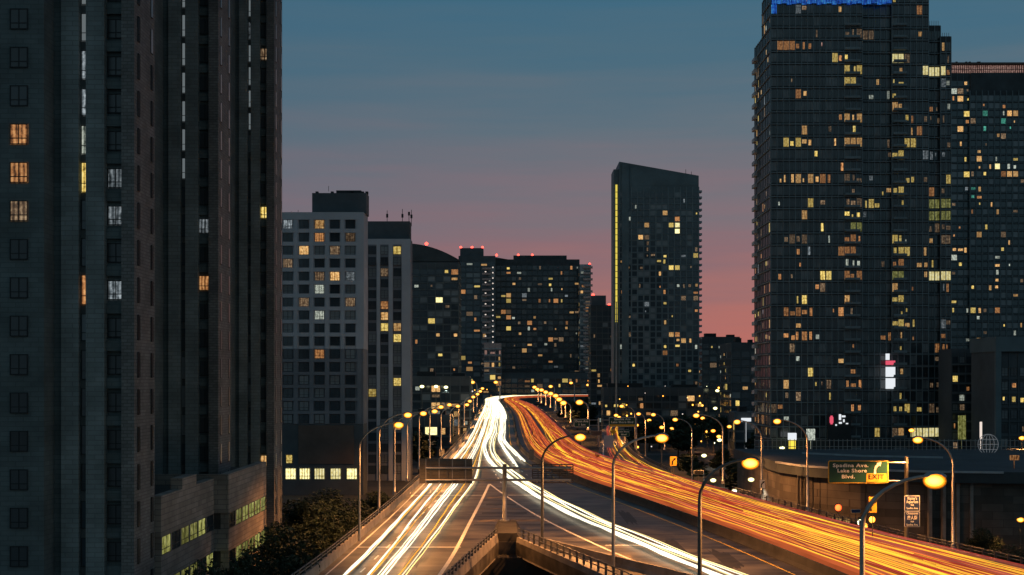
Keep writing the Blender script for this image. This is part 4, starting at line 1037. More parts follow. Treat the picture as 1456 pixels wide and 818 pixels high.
# --- low dark buildings
def plain(label, x0p, x1p, Y, d, topp, seed, p=.1, fh=3.2, cw=3.5, mat='slate', roof=True, rects=()):
    def ex(B, s, x0, x1, zt):
        m = MB(); m.box(x0+2, Y+3, zt, x0+(x1-x0)*.4, Y+8, zt+1.8); m.build('roof_unit', 'black_metal', B.t); m = MB(); m.box(x1-(x1-x0)*.3, Y+4, zt, x1-2, Y+9, zt+1.2); m.build('roof_unit', 'black_metal', B.t)
    return condo(label, x0p, x1p, Y, d, topp, fh, cw, p, seed, mat=mat, cat='building', name='low_building', extra=ex if roof else None, rects=rects)
plain('low dark building with a few lit windows right of the slanted-roof tower', 998, 1052, 720, 30, 479, 41, .09)
plain('low dark building with a roof fence left of the big glass tower', 1040, 1080, 560, 30, 487, 42, .08)
plain('long low dark block at the foot of the slanted-roof tower with white shop lights', 858, 1000, 640-20, 14, 551, 43, .16, rects=[(965, 551, 30, 10, 'room_pale')])
plain('low block of shops with a glowing white sign strip, beyond the right-hand street lamps', 1045, 1092, 470, 14, 586, 44, .2)
plain('low dark building beneath the curved-roof building, behind the left lamp row', 585, 668, 540, 16, 535, 45, .16, rects=[(620, 545, 80, 8, 'room_warm')])
plain('low dark building beneath the broad black tower', 700, 835, 1610, 20, 530, 46, .12, cw=7, fh=6)
plain('small lit shop building seen between the left lamp poles', 584, 642, 420, 12, 590, 47, .3, rects=[(597, 628, 30, 10, 'room_bright'), (612, 618, 14, 10, 'room_bright')])
plain('distant low block behind the far bend of the highway', 640, 705, 1590, 20, 545, 48, .1, cw=7, fh=6)
plain('distant long block right of the far bend', 838, 880, 1620, 20, 545, 49, .14, cw=6)

# --- big glass tower, right
Yg = 335; sg = F/Yg; fhg = 17.2/sg
def zg(py_): return 17+(540-py_)/sg
B = Bld('massive dark glass condominium tower with stepped top and blue-lit crown on the right', (at(1210, Yg), Yg+14, G), seed=51)
lit = [(1130, 67, 48, 10, 'room_orange'), (1170, 67, 8, 8, 'room_pink'), (1188, 81, 12, 10, 'room_yellow'), (1211, 98, 22, 12, 'room_yellow'), (1211, 116, 20, 12, 'room_yellow'), (1212, 166, 22, 12, 'room_warm'), (1212, 201, 20, 12, 'room_warm'), (1277, 81, 20, 12, 'room_bright'), (1277, 116, 20, 12, 'room_yellow'), (1274, 133, 12, 10, 'room_yellow'), (1277, 149, 20, 12, 'room_warm'), (1331, 98, 34, 12, 'room_bright'), (1331, 167, 34, 12, 'room_dim'), (1330, 217, 34, 14, 'room_cool'),
       (1127, 201, 24, 12, 'room_yellow'), (1148, 201, 12, 12, 'room_warm'), (1174, 201, 8, 12, 'room_orange'), (1189, 201, 12, 12, 'room_warm'), (1277, 218, 20, 12, 'room_yellow'), (1293, 201, 14, 12, 'room_yellow'), (1308, 184, 8, 14, 'room_orange'), (1148, 218, 8, 12, 'room_orange'), (1148, 235, 8, 12, 'room_orange'), (1137, 253, 48, 12, 'room_warm'), (1174, 253, 12, 12, 'room_orange'), (1213, 253, 22, 12, 'room_dim'), (1295, 253, 14, 12, 'room_yellow'), (1280, 268, 18, 12, 'room_yellow'), (1212, 287, 22, 12, 'room_dim'), (1236, 287, 14, 12, 'room_yellow'), (1213, 304, 20, 12, 'room_yellow'), (1216, 321, 18, 12, 'room_green'), (1333, 287, 34, 12, 'room_green'), (1333, 304, 34, 12, 'room_green'), (1333, 321, 34, 40, 'room_dim'), (1333, 350, 34, 12, 'room_green'), (1277, 338, 14, 12, 'room_yellow'), (1212, 338, 22, 12, 'room_orange'), (1209, 355, 12, 12, 'room_orange'), (1277, 355, 18, 12, 'room_yellow'), (1280, 372, 18, 12, 'room_orange'), (1213, 372, 20, 12, 'room_pale'), (1213, 389, 22, 12, 'room_orange'), (1277, 389, 18, 12, 'room_green'), (1333, 389, 34, 12, 'room_bright'), (1177, 389, 18, 10, 'room_yellow'), (1132, 424, 10, 12, 'room_yellow'), (1280, 424, 18, 12, 'room_yellow'), (1284, 440, 14, 12, 'room_yellow'), (1134, 441, 44, 12, 'room_orange'), (1191, 441, 14, 12, 'room_orange'), (1213, 441, 14, 12, 'room_dim'), (1278, 458, 16, 12, 'room_yellow'), (1296, 458, 12, 12, 'room_yellow'), (1132, 475, 44, 12, 'room_orange'), (1260, 475, 20, 12, 'room_orange'), (1213, 492, 16, 12, 'room_orange'), (1340, 492, 20, 12, 'room_orange'), (1213, 544, 18, 12, 'room_orange'), (1217, 579, 10, 14, 'room_orange'), (1282, 579, 18, 12, 'room_yellow'), (1333, 579, 34, 12, 'room_dim'), (1333, 544, 34, 12, 'room_dim'), (1302, 615, 20, 24, 'room_bright'), (1332, 615, 34, 24, 'room_bright'), (1112, 579, 10, 12, 'room_orange'), (1132, 338, 40, 12, 'room_dim'), (1132, 372, 8, 30, 'room_orange'), (1106, 58, 16, 10, 'room_dim'), (1211, 47, 22, 10, 'room_dim'), (1234, 47, 14, 10, 'room_dim'), (1311, 17, 8, 8, 'room_orange'), (1103, 12, 10, 12, 'room_blue')]
B.rects(lit)
# volumes: (x0p, x1p, front offset, top row)
vols = [(1096, 1226, 0, -16, 15, .06), (1226, 1268, 1.6, -16, 5, .06), (1268, 1320, .8, -40, 6, .09), (1320.2, 1337, 2.2, 33, 2, .06), (1337.2, 1352, 1.2, 50, 2, .2)]
for q, (a, b, o, tp, nc, p) in enumerate(vols):
    y = Yg+o; sc2 = F/y; x0, x1 = at(a, y), at(b, y); zt = zg(tp)
    B.wall([(x0, y, G, x1, Yg+(11 if q == 0 else 22-q*.01), zt)], 'roof_dark', 'wall')
    z0 = zg(624)
    B.face((x0, y), (x1, y), z0, zt-.1, fhg, nc, .88, .74, p, 'glass_teal' if q % 2 else 'glass', .05, 2, (.16, .25), .42 if q in (1, 3) else .3)
xl = at(1096, Yg); zl = 17+(540-55)*(Yg+12)/F
B.wall([(xl, Yg+11.01, G, xl+14, Yg+21.6, zl)], 'roof_dark', 'wall')
B.face((xl, Yg+11), (xl, Yg), zg(624), zg(-14), fhg, 5, .8, .74, .10, 'glass', 0, 2, (.16, .2), .3)
B.face((xl, Yg+21.6), (xl, Yg+11.01), zg(624), zl, fhg, 5, .8, .74, .10, 'glass', 0, 2, (.16, .2), .3)
m = MB()
for j in range(33):
    z = zg(60+j*17.2); m = MB(); m.box(xl-.9, Yg+17.5, z-.45, xl-.02, Yg+21.4, z+.45); m.build('balcony', 'balcony_pale', B.t)
m = MB()
for j in range(36):
    z = zg(30+j*17.2)
    for a, b in ((1200, 1222), (1269, 1288)):
        m = MB(); m.box(at(a, Yg), Yg-1.1, z-1.25, at(b, Yg), Yg-.1, z-1.1); m.box(at(a, Yg), Yg-1.14, z-1.1, at(b, Yg), Yg-1.1, z-.7); m.build('balcony', 'condo_slab', B.t)
m = MB()
for x_ in range(1322, 1350, 3):
    zz = zg(33) if x_ < 1337 else zg(50); m.box(at(x_, Yg+2.2), Yg+2.3, zz, at(x_, Yg+2.2)+.08, Yg+2.4, zz+1.1)
m.build('roof_rail', 'steel', B.t)
m = MB()
for k_ in range(24):
    xa_ = at(1097+k_*7.1, Yg); zb_ = zg(7.5-(k_*7 % 3)); m.box(xa_, Yg-.62, zb_, xa_+1.05, Yg-.45, zg(-14))
m.build('crown_light', 'room_blue', B.t)
# bright shop screen low on the tower
x0, x1 = at(1258.5, Yg), at(1272, Yg)
m = MB(); m.box(x0, Yg-.6, zg(553), x1, Yg-.42, zg(538)); m.box(x0, Yg-.6, zg(536), x1, Yg-.42, zg(522)); m.box(x0, Yg-.62, zg(512), x0+.9, Yg-.42, zg(503)); m.build('lit_screen', 'panel_white', B.t)
m = MB(); m.box(x0, Yg-.6, zg(519), x1, Yg-.42, zg(513)); m.build('red_screen', 'panel_pinkred', B.t)
B.done('condo_slab', 'condo_slab', 100)
# small shop logo lights low on tower: heart-like cluster
t = thing('shop_sign', 'cluster of white and red shop lights low in front of the big glass tower', 'shop sign', (at(1190, Yg-8), Yg-8, 17-(600-540)/sg))
m = MB(); z = zg(600)
for (a, b, w, h) in ((1193, 592, 3, 8), (1197, 591, 5, 2.5), (1193, 600, 4, 2.5), (1199, 597, 2, 4), (1188, 603, 2, 2), (1203, 601, 3, 1.6)): m.box(at(a, Yg-8), Yg-8, zg(b)-h/sg/2, at(a, Yg-8)+w/sg, Yg-7.8, zg(b)+h/sg/2)
m.build('white_lights', 'panel_white', t)
m = MB(); m.box(at(1180, Yg-8), Yg-8, zg(600), at(1185, Yg-8), Yg-7.8, zg(592)); m.box(at(1181, Yg-8), Yg-8.02, zg(602), at(1184, Yg-8), Yg-7.8, zg(590)); m.build('red_light', 'panel_pinkred', t)
m = MB(); m.box(at(1176, Yg-7.5), Yg-7.75, G, at(1210, Yg-7.5), Yg-7.4, zg(588)); m.build('backing', 'black_metal', t)

# --- far right tower
Yr = 480; sr = F/Yr
B = Bld('second dark tower at the right edge with a glazed lit top storey', (at(1410, Yr), Yr+12, G), seed=61)
def zr(py_): return 17+(540-py_)/sr
B.rects([(1357, 127, 14, 10, 'room_pale'), (1370, 127, 12, 10, 'room_dim'), (1404, 163, 8, 10, 'room_teal'), (1404, 182, 8, 10, 'room_teal'), (1427, 170, 6, 10, 'room_teal'), (1436, 182, 8, 10, 'room_teal'), (1441, 161, 12, 10, 'room_warm'), (1417, 237, 14, 8, 'room_bright'), (1392, 215, 10, 8, 'room_warm'), (1392, 226, 10, 8, 'room_warm'), (1392, 237, 10, 8, 'room_warm'), (1441, 227, 8, 8, 'room_yellow'), (1441, 238, 12, 10, 'room_pale'), (1441, 248, 12, 8, 'room_warm'), (1404, 248, 10, 8, 'room_yellow'), (1392, 275, 10, 10, 'room_orange'), (1392, 281, 8, 8, 'room_orange'), (1381, 276, 10, 22, 'room_teal'), (1417, 300, 10, 16, 'room_warm'), (1418, 350, 12, 10, 'room_bright'), (1418, 361, 12, 8, 'room_bright'), (1393, 337, 8, 8, 'room_warm'), (1418, 383, 12, 8, 'room_warm'), (1418, 395, 12, 8, 'room_warm'), (1444, 404, 14, 8, 'room_yellow'), (1393, 426, 10, 8, 'room_yellow'), (1418, 437, 12, 8, 'room_bright'), (1393, 448, 10, 8, 'room_orange'), (1393, 362, 8, 8, 'room_yellow')])
B.wall([(at(1352, Yr), Yr, G, at(1379, Yr), Yr+24, zr(104))], 'roof_dark'); B.wall([(at(1379.1, Yr), Yr-1, G, at(1500, Yr), Yr+23.9, zr(104.5))], 'roof_dark')
B.face((at(1352, Yr), Yr), (at(1379, Yr), Yr), zr(597.5), zr(106), 10.75/sr, 3, .85, .7, .11, 'glass_teal', 0, 2, (.16, .2), .25)
B.face((at(1379.1, Yr-1), Yr-1), (at(1500, Yr-1), Yr-1), zr(597.5), zr(130), 10.75/sr, 14, .8, .7, .075, 'glass_teal', 0, 2, (.35, .3), .25)
B.wall([(at(1350, Yr), Yr-.8, zr(92), at(1500, Yr), Yr+24, zr(89.5))], 'panel_brown', 'roof')
m = MB(); m.box(at(1352, Yr), Yr+1.2, zr(103.9), at(1500, Yr), Yr+2, zr(92.1)); m.build('glazed_storey', 'room_pink', B.t)
m = MB()
for k in range(50): x_ = at(1352+k*3, Yr); m.box(x_-.07, Yr+.9, zr(103.9), x_+.07, Yr+1.15, zr(92.1))
m.box(at(1352, Yr), Yr+.85, zr(98.2), at(1500, Yr), Yr+1.18, zr(97.6)); m.build('mullions', 'black_metal', B.t)
for px_ in (1367, 1381, 1386, 1398, 1400):
    m = MB(); m.box(at(px_, Yr)-.3, Yr+5, zr(90), at(px_, Yr)+.3, Yr+6, zr(83)); m.build('flue', 'black_metal', B.t)
B.done('condo_slab_far', 'condo_slab_far')
# --- mid-rise in front, far right
Ym = 300; sm_ = F/Ym
B = Bld('grey concrete mid-rise with a square portal frame at the right edge, before the second tower', (at(1435, Ym), Ym+8, G), 'building', 'midrise_building', 71)
def zm_(py_): return 17+(540-py_)/sm_
B.wall([(at(1416, Ym), Ym, G, at(1500, Ym), Ym+16, zm_(482))], 'slate'); B.wall([(at(1414, Ym), Ym-.8, zm_(500), at(1500, Ym), Ym+16.1, zm_(479))], 'teal_wall', 'top_frame')
B.wall([(at(1414, Ym), Ym-.8, G, at(1422, Ym), Ym-.01, zm_(500.1))], 'teal_wall', 'corner_column')
B.rects([(1443, 558, 14, 8, 'room_warm'), (1448, 569, 14, 6, 'room_yellow')])
B.face((at(1422, Ym), Ym), (at(1500, Ym), Ym), zm_(640), zm_(500), 3, 6, .7, .6, .08, 'glass', .05, 2, (.3, .2), .25); B.done('slate', 'slate')
Yn = 322; sn = F/Yn
B = Bld('dark stepped apartment block with terraces between the two right-hand towers', (at(1385, Yn), Yn+6, G), 'building', 'midrise_building', 72)
def zn(py_): return 17+(540-py_)/sn
B.wall([(at(1353, Yn), Yn, G, at(1412, Yn), Yn+10, zn(496))], 'slate')
B.rects([(1381, 521, 10, 8, 'room_orange'), (1380, 547, 12, 7, 'room_teal'), (1357, 535, 6, 10, 'room_yellow'), (1357, 548, 6, 8, 'room_orange')])
B.face((at(1353, Yn), Yn), (at(1412, Yn), Yn), zn(640), zn(500), 2.15, 6, .75, .65, .08, 'glass', .05, 2, (.25, .3), .5); B.done('slate', 'condo_slab_far')

# --- low curved-roof building right, behind the rail
B = Bld('long low building with flat dark roof and tall columns behind the right parapet', (62, 232, G), 'building', 'low_building', 81)
def wallpoly(pts, z0, z1, th=0): 
    m = MB(); m.face([(x, y, z1) for x, y in pts]); m.face([(x, y, z0) for x, y in pts][::-1])
    for k_ in range(len(pts)):
        p, q = pts[k_], pts[(k_+1) % len(pts)]; m.face([(*p, z0), (*q, z0), (*q, z1), (*p, z1)])
    return m
plan = [(41.5, 262), (41.8, 222), (44, 212), (50, 204), (58, 200), (68, 198), (95, 196), (95, 262)]
wallpoly(plan, G, 2.6).build('wall', 'wall_block', B.t)
wallpoly([(41, 263), (41.2, 221.5), (43.6, 211), (49.8, 203), (58, 198.8), (68, 196.8), (96, 194.8), (96, 263)], 2.61, 4.2).build('roof', 'roof_dark', B.t)
m = MB(); pe_ = [(41.1, 221.6), (43.5, 211.1), (49.7, 203.1), (58, 198.7), (68, 196.7)]; m.sweep([(x, y) for x, y in pe_], [(-.05, 4.0), (.12, 4.0), (.12, 4.3), (-.05, 4.3)]); m.build('roof_edge', 'balcony_pale', B.t)
m = MB(); m.sweep([(50, 245), (58, 236), (70, 231)], [(-.1, 4.21), (.1, 4.21), (.1, 4.5), (-.1, 4.5)]); m.build('roof_kerb', 'balcony_pale', B.t)
m = MB()
for k_ in range(12): x_ = 58.5+k_*1.9; yy = 199.4-(k_*.06); m.box(x_-.22, yy-.7, G, x_+.22, yy+.2, 2.6)
m.build('columns', 'concrete', B.t)
m = MB()
for k_ in range(10): x_ = 43+k_*.85; yy = 213.6-k_*1.05; m.box(x_-.12, yy-.5, -2, x_+.12, yy+.3, 2.6)
m.build('fins', 'dark_concrete', B.t)
for k_ in range(5): B.w.append((66.4+k_*1.9, 198.6, -4.2, 0, 1.1, 4, 'room_orange' if k_ in (1, 3) else 'room_dim', 'glass', .05, 2))
B.w.append((47.8, 206.2, -4.2, R(-50), 3.4, 2.4, 'room_warm', 'glass', .08, 3))
B.done()
m = MB()
for k_ in range(60): x_ = 44+k_*.8; m.box(x_, 258, 4.21, x_+.1, 258.1, 6.2)
m.box(44, 258.02, 5.9, 92, 258.08, 6.0); m.box(44, 258.02, 4.8, 92, 258.08, 4.9)
recentre(tag(m.build('roof_fence', 'steel'), 'pale slatted fence along the back of the low flat roof', 'fence'))
# wire globe emblem on the roof
gc = (at(1405, 250), 250, 17-(632-540)*250/F); gr = 14.5*250/F
t = thing('globe_emblem', 'round wire globe emblem standing on the low flat roof at the right', 'emblem', (gc[0], gc[1], 4.2))
def ring(rx, rz, cz=0, half=False, n=28): return [(gc[0]+rx*math.cos(2*math.pi*k/n), gc[1], gc[2]+cz+rz*math.sin(2*math.pi*k/n)) for k in range(n+1)]
for rx in (gr, gr*.6, gr*.2): m = MB(); m.tube(ring(rx, gr), .05, 5); m.build('meridian', 'globe_line', t)
for cz in (-.5, 0, .5): m = MB(); w_ = gr*math.sqrt(1-cz*cz); m.tube([(gc[0]-w_, gc[1], gc[2]+cz*gr), (gc[0]+w_, gc[1], gc[2]+cz*gr)], .05, 5); m.build('parallel', 'globe_line', t)
m = MB(); m.tube([(gc[0], gc[1]+.06, 4.2), (gc[0], gc[1]+.06, gc[2]-gr)], .08, 6); m.build('stand', 'steel', t)
# yellow lit pillar and lit bulkhead
x_ = at(1127, 330); t = thing('lit_pillar', 'slim yellow lit advertising pillar with white top near the right-hand street lamps', 'pillar', (x_, 330, G))
m = MB(); m.box(x_-.8, 330, G, x_+.8, 331, -1.5); m.build('base', 'dark_concrete', t)
m = MB(); m.box(x_-.7, 330, -1.5, x_+.7, 331, 3.0); m.build('body', 'panel_yellow', t); m = MB(); m.box(x_-.9, 329.9, 3.01, x_+.9, 331.1, 4.6); m.build('top', 'panel_white', t)
for i, (a, b, w, h, Yq, mt, lb) in enumerate([(1061, 597, 14, 5, 468, 'panel_white', 'glowing white sign strip on the block of shops'), (603, 626, 14, 6, 419, 'panel_white', 'white glowing shop sign behind the left lamp poles'), (1443, 651, 13, 7, 205, 'room_orange', 'amber lit rooftop box at the right edge of the low flat roof'), (1153, 618, 12, 16, 320, 'room_pale', 'pale lit entrance panel at the foot of the big glass tower'), (1395, 612, 3, 24, 300, 'dot_pale', 'thin upright white light tube before the right mid-rise'), (1368, 608, 11, 34, 318, 'room_green', 'greenish lit stair panel before the right mid-rise')]):
    xx, zz = P(a, b, Yq); m = MB(); m.box(xx-w*Yq/F/2, Yq, zz-h*Yq/F/2, xx+w*Yq/F/2, Yq+.25, zz+h*Yq/F/2); m.box(xx-.05, Yq+.26, G if i != 2 else 4.2, xx+.05, Yq+.36, zz)
    MATS_lens = mt; o = m.build('lit_panel', mt); recentre(tag(o, lb, 'lit panel'))

# ------------------------------------------------------------------ trees
def crown_mesh(seed, R0=3.6, Hc=7.5, n=9000, leaf=.24):
    r = random.Random(seed); mb = MB()
    blobs = []
    for k in range(15):
        a = r.random()*6.28; d = R0*.68*math.sqrt(r.random()); z = r.uniform(.12, .9)*Hc
        blobs.append((d*math.cos(a)*(1.1-z/Hc*.5), d*math.sin(a)*(1.1-z/Hc*.5), z, r.uniform(.9, 1.9)))
    for k in range(n):
        b = r.choice(blobs)
        while True:
            v = Vector((r.uniform(-1, 1), r.uniform(-1, 1), r.uniform(-1, 1)))
            if .3 < v.length < 1: break
        p = Vector(b[:3])+v*b[3]*(1+.25*r.random())
        u = Vector((r.gauss(0, 1), r.gauss(0, 1), r.gauss(0, .6))).normalized(); w = u.cross(Vector((r.gauss(0, 1), r.gauss(0, 1), r.gauss(0, 1)))).normalized()
        s = leaf*r.uniform(.5, 1.2)
        mb.face([p-u*s, p-w*s*.55, p+u*s, p+w*s*.55])
    return mb.mesh('crown', 'foliage')
def trunk_mesh(seed, h=5.5):
    r = random.Random(seed); mb = MB()
    mb.tube([(0, 0, 0), (.1, .05, h*.5), (.0, .1, h)], [.26, .2, .1], 8)
    for k in range(5):
        a = r.random()*6.28; z = h*r.uniform(.45, .9); mb.tube([(0, 0, z), (math.cos(a)*1.2, math.sin(a)*1.2, z+1.3), (math.cos(a)*2.0, math.sin(a)*2.0, z+2.8)], [.11, .07, .03], 6)
    return mb.mesh('trunk', 'bark')
CR = [crown_mesh(100+k) for k in range(4)]; TR = [trunk_mesh(200+k) for k in range(3)]
CF = [crown_mesh(300+k, n=1300, leaf=.7) for k in range(3)]
def tree(x, y, h, w, label, group, far=False, z0=G):
    t = thing('tree', label, 'tree', (x, y, z0), group)
    for me, nm in ((rnd.choice(CF if far else CR), 'crown'), (rnd.choice(TR), 'trunk')):
        o = bpy.data.objects.new(nm, me); col.objects.link(o); o.parent = t
        if nm == 'crown': o.location = (0, 0, h*.22); o.scale = (w/4, w/4, h*.70/8.6); o.rotation_euler.z = rnd.random()*6
        else: o.scale = (1, 1, h*.55/5.5)
for (px_, tp, Y, w) in ((300, 775, 112, 3.2), (345, 752, 122, 3.4), (385, 728, 136, 3.8), (420, 712, 150, 4.0), (365, 765, 126, 3.6), (410, 735, 138, 4), (445, 705, 162, 4.4), (480, 700, 178, 4.2), (440, 745, 142, 3.8), (415, 775, 124, 3.6), (470, 722, 160, 4), (510, 700, 200, 4.4), (330, 800, 108, 3), (375, 795, 116, 3.4), (500, 712, 185, 4), (430, 690, 200, 5), (460, 688, 230, 5), (540, 690, 250, 4.5)):
    zt_ = 17-(tp-HY)*Y/F
    tree(at(px_, Y), Y, zt_-G, w, 'dark leafy tree in the clump between the left tower podium and the parapet', 'trees below the left parapet')
for (px_, tp, Y, w) in ((1290, 775, 172, 3), (1320, 765, 176, 3), (1350, 770, 172, 3.4), (1385, 768, 176, 3.4), (1420, 775, 172, 3.6), (1450, 770, 176, 3.6), (1400, 740, 190, 3)):
    tree(at(px_, Y), Y, 17-(tp-HY)*Y/F-G, w, 'dark bushy tree behind the right parapet, before the low building', 'trees behind the right parapet')
for k_ in range(46):
    px_ = rnd.uniform(870, 1180); Y = rnd.uniform(430, 640)
    if abs(at(px_, Y)-at(995, Y)) < 2: continue
    tree(at(px_, Y), Y, rnd.uniform(8, 12), rnd.uniform(4, 6.5), 'dark distant street tree among the lamps right of the highway', 'distant street trees on the right', True)
for k_ in range(16):
    px_ = rnd.uniform(915, 1120); Y = rnd.uniform(270, 410)
    if at(px_, Y) < 42: px_ += 100
    tree(at(px_, Y), Y, rnd.uniform(6, 8.5), rnd.uniform(3, 4.5), 'dark tree below the entry ramp among the street-level lamps', 'trees below the entry ramp', True)
for k_ in range(26):
    px_ = rnd.uniform(540, 665); Y = rnd.uniform(330, 900)
    if at(px_, Y) > -21: continue
    tree(at(px_, Y), Y, rnd.uniform(9, 14), rnd.uniform(4, 6.5), 'dark distant tree behind the left lamp row', 'distant trees on the left', True)
for k_ in range(20):
    Y = rnd.uniform(650, 1400); px_ = rnd.uniform(800, 880)
    if at(px_, Y) < 24: continue
    tree(at(px_, Y), Y, rnd.uniform(10, 15), rnd.uniform(5, 8), 'dark distant tree right of the far highway', 'distant trees beside the far highway', True)

# scattered dots of reflected and far light: small lamps on the ground floors (each a shop or path light)
for k_ in range(130):
    if k_ < 108: px_ = rnd.uniform(880, 1300); py_ = rnd.uniform(548, 640)
    else: px_ = rnd.uniform(588, 700); py_ = rnd.uniform(545, 560)
    Y = 25*F/(py_-HY+ (40 if py_ < 570 else 8)); Y = max(330, min(Y, 610)); 
    if at(px_, Y) < 28 and px_ > 728: continue
    z = 17-(py_-HY)*Y/F
    if z < G+.5: z = G+.5
    c = rnd.choice(['lens_white', 'dot_pale', 'lens_sodium', 'lens_sodium', 'lens_sodium', 'lens_amber', 'dot_pale'])
    t = thing('path_light', 'tiny low light on a thin post among the dark trees and street lamps', 'path light', (at(px_, Y), Y, G), 'tiny lights between the highway and the towers')
    m = MB(); m.tube([(at(px_, Y), Y, G), (at(px_, Y), Y, z)], .05, 5); m.build('post', 'dark_steel', t)
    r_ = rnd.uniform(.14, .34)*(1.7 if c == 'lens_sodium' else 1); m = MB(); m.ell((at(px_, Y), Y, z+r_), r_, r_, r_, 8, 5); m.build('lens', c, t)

# ------------------------------------------------------------------ night air
HZ = 0
if HZ:
    mt, nt, N, L = nodes_of('haze'); out = N.new('ShaderNodeOutputMaterial'); pv = N.new('ShaderNodeVolumePrincipled')
    pv.inputs['Color'].default_value = (.85, .88, .95, 1); pv.inputs['Density'].default_value = HZ; pv.inputs['Anisotropy'].default_value = 0
    L.new(pv.outputs[0], out.inputs['Volume']); MATS['haze'] = mt
    m = MB(); m.box(-1200, -150, G-1, 1200, 2200, 215); m.build('haze', 'haze')['kind'] = 'stuff'

# ------------------------------------------------------------------ world
w = bpy.data.worlds.new('World'); sc.world = w; w.use_nodes = True
nt = w.node_tree; N, L = nt.nodes, nt.links; N.clear()
out = N.new('ShaderNodeOutputWorld'); bg = N.new('ShaderNodeBackground'); bg2 = N.new('ShaderNodeBackground'); add = N.new('ShaderNodeAddShader')
L.new(bg.outputs[0], add.inputs[0]); L.new(bg2.outputs[0], add.inputs[1]); L.new(add.outputs[0], out.inputs[0])
sky = N.new('ShaderNodeTexSky'); sky.sky_type = 'NISHITA'; sky.sun_disc = False; sky.sun_elevation = R(-3); sky.sun_rotation = R(12)
L.new(sky.outputs[0], bg2.inputs[0]); bg2.inputs[1].default_value = .05
tc = N.new('ShaderNodeTexCoord'); sp = N.new('ShaderNodeSeparateXYZ'); L.new(tc.outputs['Generated'], sp.inputs[0])
mpc = N.new('ShaderNodeMapping'); mpc.inputs['Scale'].default_value = (3, 3, 38); L.new(tc.outputs['Generated'], mpc.inputs[0])
nc_ = N.new('ShaderNodeTexNoise'); nc_.inputs['Scale'].default_value = 1.6; nc_.inputs['Detail'].default_value = 5; L.new(mpc.outputs[0], nc_.inputs['Vector'])
elev = N.new('ShaderNodeMath'); elev.operation = 'MULTIPLY_ADD'; elev.inputs[1].default_value = .09; L.new(nc_.outputs[0], elev.inputs[0])
eoff = N.new('ShaderNodeMath'); eoff.operation = 'SUBTRACT'; eoff.inputs[1].default_value = .045; L.new(sp.outputs[2], eoff.inputs[0]); L.new(eoff.outputs[0], elev.inputs[2])
rp = N.new('ShaderNodeValToRGB'); L.new(elev.outputs[0], rp.inputs[0]); e = rp.color_ramp.elements
def srgb(c): return tuple(((v/255+.055)/1.055)**2.4 if v > 10 else v/255/12.92 for v in c)
stops = [(0.0, (186, 108, 100)), (.035, (176, 107, 102)), (.064, (158, 106, 107)), (.092, (137, 104, 112)), (.121, (123, 108, 117)), (.149, (107, 109, 119)), (.177, (94, 109, 121)), (.22, (72, 105, 123)), (.26, (60, 103, 126)), (.5, (52, 84, 110)), (1., (30, 50, 74))]
e[0].position = stops[0][0]; e[0].color = (*srgb(stops[0][1]), 1); e[1].position = 1; e[1].color = (*srgb(stops[-1][1]), 1)
for p_, c_ in stops[1:-1]: k_ = e.new(p_); k_.color = (*srgb(c_), 1)
# away from the sunset (behind and left of the camera) the sky is plain dusk blue-grey
vm = N.new('ShaderNodeVectorMath'); vm.operation = 'DOT_PRODUCT'; L.new(tc.outputs['Generated'], vm.inputs[0]); vm.inputs[1].default_value = (math.sin(R(16)), math.cos(R(16)), 0)
mr = N.new('ShaderNodeMapRange'); mr.inputs['From Min'].default_value = .80; mr.inputs['From Max'].default_value = .995; L.new(vm.outputs['Value'], mr.inputs[0])
rp2 = N.new('ShaderNodeValToRGB'); L.new(elev.outputs[0], rp2.inputs[0]); e2 = rp2.color_ramp.elements
e2[0].position = 0; e2[0].color = (*srgb((130, 94, 104)), 1); e2[1].position = 1; e2[1].color = (*srgb((32, 52, 76)), 1)
for p_, c_ in ((.06, (126, 98, 108)), (.10, (110, 98, 112)), (.15, (90, 99, 115)), (.2, (74, 100, 118)), (.26, (58, 98, 121)), (.5, (50, 82, 108))): k_ = e2.new(p_); k_.color = (*srgb(c_), 1)
mx = N.new('ShaderNodeMix'); mx.data_type = 'RGBA'; L.new(mr.outputs[0], mx.inputs[0]); L.new(rp2.outputs[0], mx.inputs[6]); L.new(rp.outputs[0], mx.inputs[7])
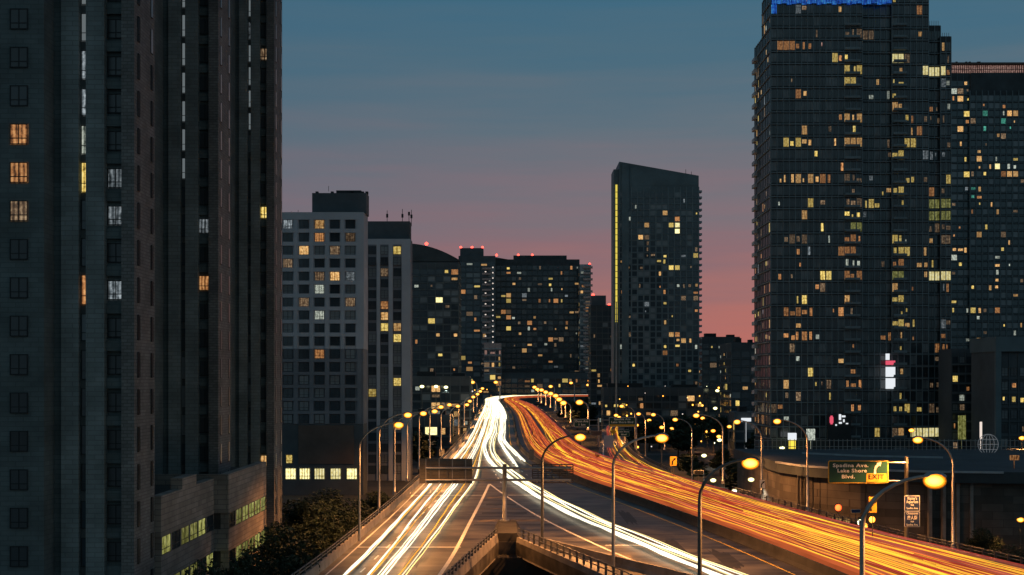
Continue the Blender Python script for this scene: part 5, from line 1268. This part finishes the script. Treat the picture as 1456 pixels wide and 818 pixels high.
mrb = N.new('ShaderNodeMapRange'); mrb.inputs['From Min'].default_value = -.1; mrb.inputs['From Max'].default_value = .7; L.new(vm.outputs['Value'], mrb.inputs[0])
rp3 = N.new('ShaderNodeValToRGB'); L.new(sp.outputs[2], rp3.inputs[0]); e3 = rp3.color_ramp.elements
e3[0].position = 0; e3[0].color = (*srgb((78, 92, 100)), 1); e3[1].position = 1; e3[1].color = (*srgb((56, 80, 96)), 1)
for p_, c_ in ((.1, (90, 112, 122)), (.3, (96, 124, 136))): k_ = e3.new(p_); k_.color = (*srgb(c_), 1)
mxb = N.new('ShaderNodeMix'); mxb.data_type = 'RGBA'; L.new(mrb.outputs[0], mxb.inputs[0]); L.new(rp3.outputs[0], mxb.inputs[6]); L.new(mx.outputs[2], mxb.inputs[7])
L.new(mxb.outputs[2], bg.inputs[0]); bg.inputs[1].default_value = 1.0
w.cycles.sampling_method = 'MANUAL'; w.cycles.sample_map_resolution = 256

# afterglow: a very weak broad sun just above the horizon behind the towers
sl = bpy.data.lights.new('sun', 'SUN'); sl.energy = .03; sl.angle = R(20); sl.color = (1, .6, .5)
so = bpy.data.objects.new('sun', sl); col.objects.link(so); so.rotation_euler = (R(-86), 0, R(-12))

# ------------------------------------------------------------------ camera and render
cam = bpy.data.cameras.new('camera'); co = bpy.data.objects.new('camera', cam); col.objects.link(co); sc.camera = co
co.location = (0, 0, H); co.rotation_euler = (R(90), 0, 0)
cam.sensor_width = 36; cam.lens = F/1456*36; cam.shift_y = (HY-409)/1456
cam.clip_start = 1; cam.clip_end = 9000
for o in bpy.data.objects:
    if '_o' in o: del o['_o']
sc.view_settings.view_transform = 'Standard'; sc.view_settings.look = 'None'; sc.view_settings.exposure = 0; sc.view_settings.gamma = 1
cy = sc.cycles
cy.use_denoising = True; cy.use_light_tree = True; cy.max_bounces = 5; cy.diffuse_bounces = 3; cy.glossy_bounces = 3
cy.sample_clamp_indirect = 3; cy.sample_clamp_direct = 0; cy.caustics_reflective = False; cy.caustics_refractive = False
